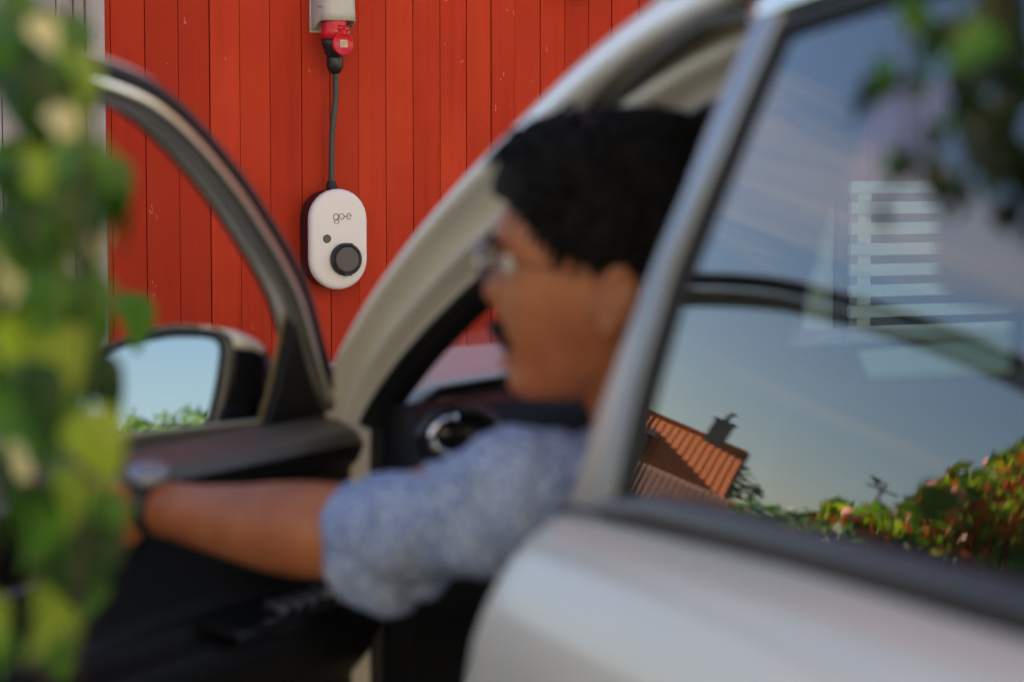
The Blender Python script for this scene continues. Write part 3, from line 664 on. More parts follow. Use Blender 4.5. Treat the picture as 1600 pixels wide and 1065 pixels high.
mk('mirror_glass', mloft([(mshape(1, -.001), -.003, 0, 0), (mshape(1, -.001), .0015, 0, 0)]), MIRROR, fdo, MM, smooth=False)
def capf(u, v):
    # white cap over the upper right part of the housing
    a = R(32+88*u); rr = .0
    P = mshape(1, .0165); n = len(P)
    tgt = min(P, key=lambda p: -((p[0]*math.cos(a)+p[1]*math.sin(a))/math.hypot(*p)))
    k = .018+.9*v; sc_ = 1-.42*v**1.6
    return Vector((tgt[0]*sc_+.004+.066*v**.8, tgt[1]*sc_-.006*v, -.001-.085*v))
mk('mirror_cap', grid(capf, 26, 12, lambda u, v: Vector((-.003, -.003, 0))), PAINT, fdo, MM)
mk('mirror_arm', tube([MM @ Vector((.075, -.045, -.05)), MM @ Vector((.12, -.050, -.055)), DM @ V3(.09, -.01, 1.0)], [.020, .018, .022], 12), BLACK, fdo)

# ------------------------------------------------------------------ driver
HO = Vector((.095, 2.232, 1.18)); ga = R(3)
HFv = Vector((-math.cos(ga), math.sin(ga), 0)); HLv = Vector((-math.sin(ga), -math.cos(ga), 0))
HM = Matrix(((HFv.x, HLv.x, 0, HO.x), (HFv.y, HLv.y, 0, HO.y), (0, 0, 1, HO.z), (0, 0, 0, 1)))   # x face, y his left, z up
HT_ = [(.122, .030, -.030, .028), (.112, .066, -.062, .047), (.095, .094, -.085, .062), (.070, .108, -.098, .072), (.040, .112, -.102, .076), (.022, .108, -.101, .076), (.000, .107, -.096, .074),
       (-.022, .106, -.086, .070), (-.040, .103, -.074, .065), (-.058, .098, -.052, .058), (-.072, .096, -.028, .051), (-.088, .101, .004, .039), (-.101, .086, .024, .024)]
def headslice(b, f, k, w, n=64):
    P = []
    for i in range(n):
        th = 2*math.pi*i/n; c, s = math.cos(th), math.sin(th)
        a = (f+k)/2+(f-k)/2*math.copysign(abs(c)**.9, c); l = w*math.copysign(abs(s)**.85, s)
        if c > 0:
            fr = c**1.5
            a += fr*(.020*math.exp(-(l/.011)**2)*max(0, 1-(b+.004)/.036 if b > -.004 else 1+(b+.004)/.018) - .011*math.exp(-((abs(l)-.032)/.016)**2)*math.exp(-((b-.026)/.013)**2)
                     + .004*math.exp(-(l/.024)**2)*math.exp(-((b+.046)/.008)**2)+.004*math.exp(-(l/.02)**2)*math.exp(-((b+.088)/.010)**2)+.004*math.exp(-((b-.046)/.010)**2))
        P.append(Vector((a, l, b)))
    return P
def interp_rows(T, m):
    out = []
    for i in range(len(T)-1):
        for k in range(m): t = k/m; out.append(tuple(x*(1-t)+y*t for x, y in zip(T[i], T[i+1])))
    return out+[T[-1]]
def stack(rows, n=64):
    V = []; F = []
    for r_ in rows: V += r_
    for i in range(len(rows)-1):
        for k in range(n): F.append((i*n+k, (i+1)*n+k, (i+1)*n+(k+1) % n, i*n+(k+1) % n))
    F.append(tuple(range(n))); F.append(tuple((len(rows)-1)*n+k for k in range(n-1, -1, -1)))
    return V, F
headVF = xf(HM, stack([headslice(*r_) for r_ in interp_rows(HT_, 4)]))
def hp(a, l, b): return HM @ Vector((a, l, b))
SH = Vector((.012, 2.17, 1.000)); EL = Vector((-.149, 2.35, .936)); WR = Vector((-.385, 2.49, .945))
neck0 = Vector((.115, 2.235, 1.13)); neck1 = Vector((.150, 2.22, 1.00)); chest = Vector((.22, 2.14, .86)); belly = Vector((.33, 2.06, .70)); pelv = Vector((.385, 2.02, .60))
SHR = Vector((.285, 2.30, 1.00))
hd = (DM @ Vector((.60, .088, .915)))
e1 = (hd-WR).normalized(); e3 = (-Nq).normalized(); e2 = e1.cross(e3).normalized()
if e2.z < 0: e2 = -e2
e3 = (e3-e1*e3.dot(e1)).normalized()
parts = [headVF, capsule(neck0, neck1, .058, .062), capsule(neck1+Vector((0,0,-.02)), chest, .095, .135), capsule(chest, belly, .135, .13), capsule(belly, pelv, .13, .145),
         capsule(neck1+Vector((0,0,-.03)), SH, .06, .055), capsule(neck1+Vector((0,0,-.03)), SHR, .06, .055), capsule(SH, EL, .052, .043), capsule(SHR, SHR+Vector((.02,.16,-.22)), .05, .04), capsule(SHR+Vector((.02,.16,-.22)), Vector((.30, 2.56, .92)), .042, .026), capsule(Vector((.30, 2.56, .92)), Vector((.31, 2.62, .95)), .034, .030)]
# forearm: swells below the elbow, tapers to the wrist
fa = [EL.lerp(WR, k/10) for k in range(11)]; fr_ = [.043, .0475, .0485, .0475, .0450, .0410, .0370, .0335, .0305, .0285, .0275]
fa = [p+Vector((0, 0, -.006*math.sin(math.pi*k/10))) for k, p in enumerate(fa)]
parts.append(tube(fa, fr_, 24))
for sg in (-1, 1):
    hip = pelv+IN*(.09*sg); knee = hip+FW*.42+Vector((0,0,.05)); foot = knee+FW*.22+Vector((0,0,-.38))
    parts += [capsule(hip, knee, .085, .062), capsule(knee, foot, .058, .042), capsule(foot, foot+FW*.16+Vector((0,0,-.02)), .042, .032)]
pc = [WR, WR+e1*.05, WR+e1*.082]
for k, sh_ in enumerate((-.030, -.010, .010, .030)):
    parts.append(capsule(WR+e2*sh_*.5, WR+e1*.085+e2*sh_, .0145, .0125, 12))
# ears
for sg in (1, -1):
    EM = HM @ Matrix.Translation((-.004, .080*sg, -.006)) @ Matrix.Rotation(R(-12), 4, 'Y') @ Matrix.Rotation(R(-16*sg), 4, 'Z')
    parts += [xf(EM, ellipsoid((0, 0, 0), .017, .009, .031)), ortube(EM, [Vector((.018*math.cos(R(x))-.002, .008*sg, .030*math.sin(R(x)))) for x in range(-100, 120, 20)], .0055, 8)]
root = empty('person', Matrix.Translation(pelv), label='black haired man in glasses and blue shirt leaning out of the car', category='person')
fused('body', parts, .005, 3, SKIN, root)
fing = []
for k, (sh_, L_) in enumerate(((-.030, .80), (-.010, .95), (.010, 1.0), (.030, .92))):
    b0 = WR+e1*.080+e2*sh_; b1 = b0+e1*.040*L_+e3*.006; b2 = b1+e1*.010*L_+e3*.028*L_; b3 = b2-e1*.014*L_+e3*.014*L_
    fing += [capsule(b0, b1, .0092, .0086, 12), capsule(b1, b2, .0086, .0080, 12), capsule(b2, b3, .0080, .0068, 12)]
t0 = WR+e1*.035+e2*.030; t1 = t0+e1*.035+e2*.016+e3*.015; t2 = t1+e1*.028+e3*.018-e2*.004
fing += [capsule(WR+e1*.01+e2*.012, t0, .0125, .0120, 12), capsule(t0, t1, .0120, .0100, 12), capsule(t1, t2, .0100, .0085, 12)]
fused('fingers', fing, .0028, 2, SKIN, root)
# hair
def hfront(b): return lerp_tab([(-.08, -.055), (-.05, -.048), (-.01, -.038), (.012, -.030), (.024, .034), (.034, .058), (.04, .070), (.0575, .088), (.075, .100), (.088, .125), (.2, .2)], b)
HH = [(.168, .022, -.035, .030), (.163, .055, -.062, .052), (.152, .082, -.085, .068), (.132, .103, -.102, .080), (.105, .112, -.115, .088), (.080, .116, -.122, .090), (.055, .118, -.124, .089), (.03, .116, -.121, .084), (.005, .114, -.113, .079), (-.02, .112, -.101, .076), (-.045, .108, -.083, .072), (-.07, .1, -.06, .06)]
def hairslice(b, f, k, w_, n=64):
    P = []; hf = hfront(b)
    for i in range(n):
        th = 2*math.pi*i/n; c, s = math.cos(th), math.sin(th)
        a = (f+k)/2+(f-k)/2*c; l = w_*s; q = Vector((a, l, b))
        over = a-hf
        if over > -.01:
            sh_ = min(1, (over+.01)/.012); cen = Vector((-.0, 0, b)); sc_ = 1-.30*sh_*(b < .10)
            q = cen+(q-cen)*sc_
        nv_ = noise.noise(Vector((a*26, l*30, b*14)))*.004+noise.noise(Vector((a*110, l*110, b*12)))*.0018
        q = q+(q-Vector((0, 0, .03))).normalized()*nv_
        P.append(q)
    return P
mk('hair', xf(HM, stack([hairslice(*r_) for r_ in interp_rows(HH, 4)])), HAIR, root)
st_ = []
random.seed(31)
for k in range(1500):
    b = rs(-.03, .165); i_ = b; f_, k2, w_ = [lerp_tab([(r_[0], r_[j]) for r_ in reversed(HH)], b) for j in (1, 2, 3)]
    th = rs(0, 2*math.pi); a = (f_+k2)/2+(f_-k2)/2*math.cos(th); l = w_*math.sin(th)
    if a > hfront(b)+.002 or (a > .080 and b < .125): continue
    p = Vector((a, l, b)); out = (p-Vector((0, 0, .03))).normalized()
    d = Vector((.30+rs(-.25, .2)-(.6 if b > .10 else 0), rs(-.15, .15), -.9)); d = (d-out*d.dot(out)).normalized()
    L_ = rs(.014, .030)*(.45 if b < .06 else 1)
    st_.append(tube([hp(*(p-out*.004)), hp(*(p+out*.003+d*L_*.5)), hp(*(p+out*rs(-.002, .002)+d*L_))], [.0026, .0022, .0006], 5))
mk('loose_strands', join(*st_), HAIR, root, kind='stuff')
for sg in (-1, 1):
    mk('eyebrow', tube([hp(.116, .012*sg, .045), hp(.113, .030*sg, .050), hp(.103, .048*sg, .044)], [.003, .0035, .002], 8), HAIR, root)
    mk('eye', ellipsoid(hp(.094, .032*sg, .026), .011, .011, .011), mat('eye_white', (.5,.48,.45), .2), root)
mk('moustache', join(*[tube([hp(.112, .003*sg, -.032), hp(.107, .016*sg, -.038), hp(.096, .029*sg, -.050)], [.0065, .0075, .004], 8) for sg in (-1, 1)]), HAIR, root)
mk('lips', join(tube([hp(.098, -.02, -.050), hp(.106, 0, -.048), hp(.098, .02, -.050)], .0045, 8), tube([hp(.094, -.018, -.067), hp(.103, 0, -.067), hp(.094, .018, -.067)], .0055, 8)), mat('lip_skin', (.36,.13,.10), .4), root)
gl = []
for sg in (-1, 1):
    GMx = HM @ Matrix.Translation((.123, .034*sg, .028)) @ Matrix.Rotation(R(90), 4, 'Y') @ Matrix.Rotation(R(0), 4, 'Z')
    gl.append(ortube(GMx, ring(.020, .024, 0), .0012, 8))
    mk('temple', tube([hp(.121, .058*sg, .032), hp(.115, .068*sg, .031), hp(.06, .079*sg, .024), hp(.0, .084*sg, .018), hp(-.02, .082*sg, .004)], .0009, 8), TRIMB, root)
gl.append(tube([hp(.123, -.012, .032), hp(.127, 0, .034), hp(.123, .012, .032)], .0015, 8))
gls = mk('glasses', join(*gl), CHROME, root)
for sg in (-1, 1):
    GMx = HM @ Matrix.Translation((.123, .034*sg, .028)) @ Matrix.Rotation(R(90), 4, 'Y')
    mk('lens', xf(GMx @ Matrix.Scale(1.19, 4, (0,1,0)), lathe([(.0205, -.0007), (.0205, .0007)], 24)), G_SPEC, gls)
mk('open_mouth', tube([hp(.090, -.018, -.058), hp(.0985, 0, -.0575), hp(.090, .018, -.058)], .0048, 8), mat('mouth_dark', (.06,.012,.010), .5), root)
mk('chin_beard', join(*[tube([hp(.103-.3*abs(l_), l_, -.078), hp(.102-.3*abs(l_), l_*.9, -.094)], [.0028, .0022], 6) for l_ in (-.014, -.009, -.004, 0, .004, .009, .014)]), HAIR, root)
# shirt
def wr_(co):
    n = noise.noise(co*14)*.010+noise.noise(Vector((co.x*60, co.y*30, co.z*24)))*.0045+noise.noise(co*70)*.0016
    d = co-EL; near = math.exp(-(d.length/.14)**2)
    return n*(1+near*.8)+.003*math.sin(co.x*95+co.z*40)*near
cf = EL+(EL-WR).normalized()*-.004
ax = (WR-EL).normalized()
sleeve = [SH.lerp(EL, k/6) for k in range(7)]+[EL-ax*.004, cf+ax*.003]
slv = tube([p+Vector((0, 0, -.006)) for p in sleeve], [.061, .062, .060, .058, .056, .054, .053, .054, .055], 24)
cuff = [tube([cf+ax*(.004+.0)+Vector((0, 0, -.008)), cf-ax*.004+Vector((0, 0, -.010)), cf-ax*.03+Vector((0, 0, -.012)), cf-ax*.052+Vector((0, 0, -.012)), cf-ax*.058+Vector((0, 0, -.01))], [.052, .061, .0625, .060, .052], 28)]
tail = capsule(EL+Vector((.030, -.01, -.034)), EL+Vector((.060, -.02, -.032)), .040, .034)
trs = [capsule(neck1+Vector((.0,0,-.035)), chest, .105, .148), capsule(chest, belly, .148, .143), capsule(belly, pelv+Vector((0,0,.04)), .143, .15), capsule(neck1+Vector((0,0,-.045)), SH, .070, .066), capsule(neck1+Vector((0,0,-.045)), SHR, .068, .063),
       capsule(SHR, SHR+Vector((.02,.16,-.22)), .06, .052), capsule(SHR+Vector((.02,.16,-.22)), Vector((.31, 2.50, .87)), .052, .045), tail]
fused('shirt', [slv]+cuff+trs, .005, 2, SHIRT, root, disp=wr_)
mk('collar', tube([neck1+Vector((.075*math.cos(R(x))-.01, .075*math.sin(R(x)), .048+.012*math.cos(R(x)))) for x in range(0, 361, 20)], .013, 10), SHIRT, root)
tro = []
for sg in (-1, 1):
    hip = pelv+IN*(.09*sg); knee = hip+FW*.42+Vector((0,0,.05)); foot = knee+FW*.22+Vector((0,0,-.38))
    tro += [capsule(hip, knee, .096, .072), capsule(knee, foot+Vector((0,0,.03)), .070, .056)]
fused('trousers', tro+[capsule(pelv+Vector((0,0,-.02)), pelv+Vector((0,0,.03)), .16, .155)], .008, 2, TROUS, root)
wd = (WR-EL).normalized(); wc = WR-wd*.012
WMx = Matrix.Translation(wc) @ wd.to_track_quat('Z', 'Y').to_matrix().to_4x4()
wt = mk('watch', lathe([(.029, -.017), (.0345, -.016), (.0345, .016), (.029, .017)], 28, WMx), mat('strap_black', (.012,.012,.013), .5), root)
top = wc+Vector((.0, -.010, .034)); 
cs = Matrix.Translation(top) @ Vector((0, -.35, .94)).to_track_quat('Z', 'Y').to_matrix().to_4x4()
mk('watch_case', lathe([(.020, -.006), (.0215, -.002), (.0215, .004), (.019, .006)], 28, cs), mat('watch_steel', (.28,.31,.33), .45, metal=.4), wt)

# ------------------------------------------------------------------ foliage
def leaf_mesh(name, L=.045, Wd=.034, curl=.25, tip=.6, m=None, nseg=6):
    V = []; F = []
    for i in range(nseg+1):
        x = i/nseg; hw = Wd/2*(math.sin(math.pi*x**tip)**.8 if 0 < x < 1 else .02)
        z = -curl*L*x*x
        for k, sx in enumerate((-1, -.5, 0, .5, 1)):
            V.append((L*x, sx*hw, z+abs(sx)*hw*.35+.002*math.sin(9*x+3*sx)))
    for i in range(nseg):
        for k in range(4): F.append((i*5+k, i*5+k+1, (i+1)*5+k+1, (i+1)*5+k))
    me = mesh_from(name, V, F); me.materials.append(m); return me
LM_ = {}
for i, m in enumerate(LEAF):
    for j, (L_, W_2, c_, t_) in enumerate([(.052, .044, .25, .62), (.040, .030, .4, .7), (.062, .042, .15, .55)]):
        LM_[(i, j)] = leaf_mesh('leaf', L_, W_2, c_, t_, m)
def leaf(parent, pos, dirv, roll, sc, mi, vi=None, name='leaf'):
    me = LM_[(mi, random.randrange(3) if vi is None else vi)]
    o = bpy.data.objects.new(name, me); SC.collection.objects.link(o); o.parent = parent
    q = Vector(dirv).to_track_quat('X', 'Z').to_matrix().to_4x4()
    o.matrix_basis = WM[parent.name].inverted() @ (Matrix.Translation(pos) @ q @ Matrix.Rotation(roll, 4, 'X') @ Matrix.Scale(sc, 4))
    return o
STEM = mat('stem_brown', (.07, .05, .025), .8); STEMG = mat('stem_green', (.08, .12, .02), .6)
# hanging climber on the left, on a thin post
vine = empty('climbing_plant', Matrix.Translation((-.50, 1.35, .02)), label='leafy green climber close up at the left edge', category='plant')
mk('support_post', box(-.62, -.57, 1.36, 1.41, 0.02, 2.35, .004), mat('old_wood', (.16,.12,.08), .8, bump=(40,.6,(1,1,.1))), vine, smooth=False)
stems = []
for k, (x, y) in enumerate([(-.255, 1.38), (-.30, 1.50), (-.34, 1.32), (-.40, 1.45), (-.30, 1.62), (-.46, 1.4)]):
    P = [(-.58+rs(-.02, .02), 1.34+rs(-.02, .02), .02), (-.57, 1.34, 1.2), (-.55, 1.32, 2.0), (-.38+.3*(x+.38), 1.3, 2.25+rs(0, .05)), (x, y, 2.05), (x+rs(-.01, .01), y, 1.7), (x+rs(-.01, .01), y, 1.45), (x+rs(-.015, .015), y, 1.2), (x+rs(-.02, .02), y, [1.0, .93, .98, .9, 1.02, .9][k])]
    sp_ = smoothpts(P, 60); mk('stem', tube(sp_, [.006]*20+[.0014]*41, 6), STEM, vine); stems.append(sp_[30:])
def vine_edge(py):   # how far right the greenery reaches, as a slope x/Y, at this height in view
    T = [(0, -.188), (100, -.170), (180, -.172), (250, -.168), (300, -.160), (380, -.172), (430, -.178), (500, -.166), (560, -.176), (640, -.165), (720, -.163), (800, -.168), (880, -.176), (960, -.180), (1065, -.195)]
    return lerp_tab(T, py)
cnt = 0
while cnt < 135:
    st = random.choice(stems); p = random.choice(st)
    pos = p+Vector((rs(-.06, .06), rs(-.09, .09), rs(-.03, .03)))
    py = 250-(pos.z-1.3)/pos.y*3777.8
    if pos.x/pos.y > vine_edge(py)-.013 or pos.y < 1.15: continue
    g = random.random(); mi = 0 if g < .40 else 1 if g < .74 else 2 if g < .93 else 3
    leaf(vine, pos, (rs(-.6, .7), rs(-.8, .3), rs(-1.1, -.1)), rs(-1.2, 1.2), rs(.55, .9), mi); cnt += 1
def at(px, py, Y):
    r = CAMF+Vector((1, 0, 0))*(px-800)/3777.8+CAMU*(532.5-py)/3777.8; return Vector((0, 0, 1.3))+r*(Y/r.y)
for (px, py, Y, d, sc_, mi) in [(192, 455, 1.75, (.35, -.1, -.8), 1.0, 0), (60, 905, 1.15, (.05, .1, -1), .95, 2), (135, 880, 1.35, (.1, .2, -1), .75, 0), (150, 250, 1.5, (.6, 0, -.7), .8, 0),
        (80, 165, 1.2, (.5, -.2, -.8), .55, 3), (45, 30, 1.2, (.6, 0, -.6), .5, 3), (140, 345, 1.3, (.3, 0, -.9), .5, 3), (60, 215, 1.3, (-.5, 0, -.8), .45, 2), (95, 130, 1.4, (.8, .2, -.3), .5, 2), (20, 60, 1.4, (-.3, .2, -.9), .7, 1), (110, 20, 1.5, (.3, .2, -.9), .8, 0), (85, 500, 1.2, (.2, -.2, -1), .9, 2), (120, 640, 1.15, (.5, 0, -.8), .9, 2), (95, 730, 1.2, (.3, 0, -1), .8, 2), (30, 560, 1.1, (.4, 0, -.9), 1, 1), (150, 690, 1.4, (.3, .2, -.9), .8, 2), (50, 420, 1.15, (.4, 0, -1), .8, 0), (115, 430, 1.3, (.5, 0, -.8), .9, 0), (75, 830, 1.2, (0, 0, -1), .7, 1), (120, 560, 1.5, (.6, 0, -.6), 1, 1), (150, 760, 1.3, (.1, 0, -1), .9, 0), (165, 800, 1.4, (-.1, 0, -1), .9, 1), (130, 810, 1.2, (.2, 0, -1), 1, 1), (110, 770, 1.3, (.3, 0, -1), 1, 0), (20, 100, 1.2, (.4, 0, -.9), 1, 1), (70, 110, 1.4, (.5, 0, -.9), 1, 0), (30, 190, 1.25, (.4, .2, -.9), 1, 1), (60, 270, 1.3, (.6, 0, -.8), 1, 1), (20, 300, 1.2, (.4, 0, -.9), 1, 0), (100, 270, 1.5, (.5, 0, -.9), 1, 1), (110, 75, 1.5, (.4, 0, -.9), .8, 0), (130, 480, 1.5, (.4, 0, -.9), .8, 1), (30, 750, 1.2, (.3, 0, -1), 1, 1), (140, 780, 1.5, (.2, 0, -1), .7, 1)]:
    leaf(vine, at(px, py, Y+.22), d, rs(.2, 1.0), sc_*1.0, mi, 0)
random.seed(77)
for k in range(64):
    py = rs(0, 1065); e = vine_edge(py)-rs(.004, .055); Y = rs(1.4, 1.9)
    leaf(vine, at(800+e*3777.8, py, Y), (rs(0, .6), rs(-.2, .3), -1), rs(-.5, 1.2), rs(.6, .9), random.choice((0, 0, 1, 1, 1, 2)), 0)
random.seed(91)
for k in range(60):
    py = rs(-20, 620); e = vine_edge(py)-.004-rs(0, .05); Y = rs(1.35, 1.9)
    leaf(vine, at(800+e*3777.8, py, Y), (rs(-.2, .7), rs(-.2, .3), -1), rs(-.6, 1.2), rs(.7, 1.0), random.choice((0, 0, 1, 1, 1, 2)), 0)
# twig with leaves hanging over the rear window, from a tree standing left of the camera
tree = empty('overhanging_tree', Matrix.Translation((-1.25, -.35, .0)), label='small tree whose leafy twigs hang at the upper right', category='tree')
BARK = mat('bark', (.10, .08, .06), .9, bump=(30, 1, (1, 1, .3)))
tk = smoothpts([(-1.25, -.35, -.05), (-1.22, -.33, .8), (-1.15, -.25, 1.7), (-1.0, -.1, 2.3), (-.8, .1, 2.8)], 24)
mk('trunk', tube(tk, [.085-.05*k/24 for k in range(25)], 12), BARK, tree)
limb = smoothpts([tk[17], (-.7, .3, 2.15), (-.2, .8, 2.12), (.2, 1.15, 1.95), (.34, 1.33, 1.72)], 30)
mk('limb', tube(limb, [.028-.021*k/30 for k in range(31)], 8), BARK, tree)
tw = []
for (x, y, zt, x2, zb) in [(.225, 1.38, 1.60, .225, 1.29), (.275, 1.40, 1.60, .280, 1.285), (.305, 1.30, 1.62, .300, 1.33), (.325, 1.36, 1.6, .33, 1.30), (.25, 1.30, 1.66, .262, 1.36)]:
    P = smoothpts([limb[-1-random.randrange(3)], (x, y, zt), ((x+x2)/2, y, (zt+zb)/2+.02), (x2, y+.0, zb)], 20)
    mk('twig', tube(P, [.004-.003*k/20 for k in range(21)], 6), STEM, tree); tw.append(P[6:])
for k in range(190):
    P = random.choice(tw); p = random.choice(P); sl_ = p.x/p.y; py = 250-(p.z-1.3)/p.y*3777.8
    if py > 330: continue
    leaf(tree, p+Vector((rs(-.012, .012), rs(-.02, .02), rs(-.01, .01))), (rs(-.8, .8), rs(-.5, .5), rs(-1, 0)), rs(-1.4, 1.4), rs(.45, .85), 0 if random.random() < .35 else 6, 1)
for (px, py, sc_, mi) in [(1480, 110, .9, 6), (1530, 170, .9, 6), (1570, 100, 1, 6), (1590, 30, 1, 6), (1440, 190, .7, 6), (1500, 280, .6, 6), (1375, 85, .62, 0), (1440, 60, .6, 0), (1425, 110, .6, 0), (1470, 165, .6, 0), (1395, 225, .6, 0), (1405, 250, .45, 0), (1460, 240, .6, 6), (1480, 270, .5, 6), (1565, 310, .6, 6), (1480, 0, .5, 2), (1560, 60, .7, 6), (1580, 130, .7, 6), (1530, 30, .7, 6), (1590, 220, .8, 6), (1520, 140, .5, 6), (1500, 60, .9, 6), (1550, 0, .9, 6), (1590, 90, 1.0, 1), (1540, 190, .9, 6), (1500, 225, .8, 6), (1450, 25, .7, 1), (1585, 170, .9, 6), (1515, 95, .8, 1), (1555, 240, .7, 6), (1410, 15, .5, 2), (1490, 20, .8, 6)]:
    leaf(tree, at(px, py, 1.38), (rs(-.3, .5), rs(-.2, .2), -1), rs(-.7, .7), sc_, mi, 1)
# leafy canopy above and behind the camera so that the tree is whole
def leafcloud(n, fn, size, seed=0):
    random.seed(seed); V = []; F = []
    for k in range(n):
        c = fn(); 
        if c is None: continue
        a = Vector((rs(-1, 1), rs(-1, 1), rs(-1, 1))).normalized(); b = a.orthogonal().normalized(); b = (b*math.cos(k)+a.cross(b)*math.sin(k)).normalized(); s = size*rs(.6, 1.3)
        i = len(V); V += [c-a*s, c+b*s*.45+a*s*.1, c+a*s, c-b*s*.45+a*s*.1]; F += [(i, i+1, i+2, i+3)]
    return V, F
def blob(c, rx, ry, rz, hole=.35, f=3.0):
    def g():
        for _ in range(20):
            d = Vector((rs(-1, 1), rs(-1, 1), rs(-1, 1)))
            if d.length > 1 or d.length < .25: continue
            p = Vector((c[0]+d.x*rx, c[1]+d.y*ry, c[2]+d.z*rz))
            if noise.noise(p*f/max(rx, .3)) < -.5+hole: continue
            return p
        return None
    return g
mk('crown', leafcloud(1500, blob((-1.1, -.1, 2.9), .9, .8, .65), .05, 3), LEAF[1], tree, smooth=False, kind='stuff')

# reflected garden ------------------------------------------------------------
# flowering hedge ahead and to the left of the car
PW = Vector((.23, 1.40, 1.10))
def dirp(az, el, d): return PW+Vector((-math.sin(R(az))*math.cos(R(el)), math.cos(R(az))*math.cos(R(el)), math.sin(R(el))))*d
hedge = empty('flowering_hedge', Matrix.Translation(dirp(42, 0, 8).xy.to_3d()), label='hedge of green, orange and red leaves mirrored in the rear window', category='hedge')
EDGE = [(36.5, -.6), (38.2, .3), (39.2, 1.5), (39.8, 2.5), (40.6, 2.7), (41.2, 3.3), (41.6, 5.0), (42.1, 5.6), (42.6, 6.6), (43.2, 8.2), (44, 10), (48, 13), (56, 16)]
def hedgept(lo=0, hi=1):
    def g():
        az = rs(36.5, 50); d = rs(7.4, 9.2); e = lerp_tab(EDGE, az)+noise.noise(Vector((az*1.3, d*1.2, 3)))*1.4
        t = lo+(hi-lo)*random.random()**.6; zt = 1.1+math.tan(R(e))*d; z = .05+(zt-.05)*t
        if noise.noise(Vector((az*2.2, z*4.5, d*1.2))) < -.25: return None
        return dirp(az, 0, d).xy.to_3d()+Vector((0, 0, z))
    return g
hcols = [(0, 12000, 'green_leaves'), (1, 3500, 'dark_leaves'), (2, 12000, 'yellow_leaves'), (4, 7500, 'orange_leaves'), (5, 3000, 'red_leaves')]
for i, (mi, n, nm_) in enumerate(hcols):
    mk(nm_, leafcloud(n, hedgept(.3 if mi in (4, 5) else 0, .97 if mi in (4, 5) else 1), .050, 11+i), LEAF[mi], hedge, smooth=False, kind='stuff')
mk('blossom', join(*[ellipsoid(hedgept(.85, .99)() or dirp(42, 2, 8), .042, .042, .036, nu=8, nv=5) for k in range(60)]), mat('blossom_pink', (.75,.28,.22), .6), hedge, kind='stuff')
for k in range(14):
    b = dirp(37+k, 0, rs(7.8, 8.8)).xy.to_3d(); mk('stem', tube([b, b+Vector((rs(-.1,.1), rs(-.1,.1), .5)), b+Vector((rs(-.2,.2), rs(-.2,.2), 1.0+max(0, lerp_tab(EDGE, 37+k))*.05))], [.012, .008, .004], 6), STEM, hedge)
GW = Matrix.Translation((-5.0, -2.5, 0))  # added wall, out of view, bounces warm light onto the car's near side
gw = empty('added_cream_wall', GW, label='added cream wall out of view on the left, bouncing warm light', category='wall')
mk('rendered_wall', box(-.15, .15, 0, 6.6, 0, 2.05), mat('cream_render', (.80, .70, .46), .9, bump=(8, .4)), gw, GW, smooth=False)
mk('coping', box(-.21, .21, -.04, 6.64, 2.052, 2.13, .01), mat('coping_stone', (.40,.37,.32), .9, bump=(30, .4)), gw, GW, smooth=False)
# cottage with tiled roof, 60 m off
HD = 60.0
c0 = dirp(37.35, 0, HD).xy.to_3d()
rn = Vector((.60, -.80, 0)).normalized(); rt = Vector((-rn.y, rn.x, 0)) # facade normal, ridge direction
if rt.x < 0: rt = -rt
HX = Matrix(((rt.x, rn.x, 0, c0.x), (rt.y, rn.y, 0, c0.y), (0, 0, 1, 0), (0, 0, 0, 1)))   # x away along the ridge from the left gable, y towards us, z up
cot = empty('cottage', HX, label='cottage with orange tiled roof and chimney mirrored in the rear window', category='house')
PLAS = mat('cottage_plaster', (.42, .38, .33), .9, bump=(4, .3)); SLATE = mat('slate_grey', (.13,.125,.13), .7, vary=(6, (.19,.18,.18), .3, .7))
ZE, ZR, DP_ = 1.55, 4.80, 4.6
mk('wall', box(.25, 16, -2*DP_+.2, -.25, 0, ZE), PLAS, cot, HX, smooth=False)
mk('gable', prism([(.25, -.25, ZE), (.25, -2*DP_+.2, ZE), (.25, -DP_, ZR-.1)], (1, 0, 0), .2), PLAS, cot, HX, smooth=False)
def pan(u, v):
    x = 16.3*u; ph = (x/.42) % 1; return Vector((x, .15-(DP_+.15)*v, ZE-.1+(ZR-ZE+.1)*v+.07*math.sin(2*math.pi*ph)**2*(1)+.03*((v*13) % 1)*-1))
mk('tiles', grid(pan, 440, 52), TILE, cot, HX, kind='stuff')
mk('rear_roof', prism([(0, -DP_, ZR), (16.3, -DP_, ZR), (16.3, -2*DP_-.1, ZE-.1), (0, -2*DP_-.1, ZE-.1)], (0, 0, 1), -.08), TILE, cot, HX, smooth=False)
mk('ridge_cap', tube([Vector((0, -DP_, ZR+.03)), Vector((16.3, -DP_, ZR+.03))], .12, 8), TILE, cot, HX)
mk('bargeboard', prism([(-.06, .2, ZE-.22), (-.06, -DP_, ZR+.06), (-.06, -DP_, ZR-.16), (-.06, .2, ZE-.42)], (1, 0, 0), .1), mat('barge_black', (.03,.025,.025), .6), cot, HX, smooth=False)
chm = mk('chimney', join(box(.70, 1.28, -DP_-.25, -DP_+.30, ZR-.5, ZR+.95), box(.66, 1.32, -DP_-.29, -DP_+.34, ZR+.90, ZR+.98)), SLATE, cot, HX, smooth=False)
mk('chimney_cowl', join(tube([Vector((1.0, -DP_+.05, ZR+.9)), Vector((1.0, -DP_+.05, ZR+1.25)), Vector((.90, -DP_+.05, ZR+1.42))], [.08, .07, .09], 8)), mat('barge_black'), chm, HX)
dm = mk('dormer', join(box(2.6, 5.0, -3.4, -1.7, 2.5, 3.65), ), SLATE, cot, HX, smooth=False)
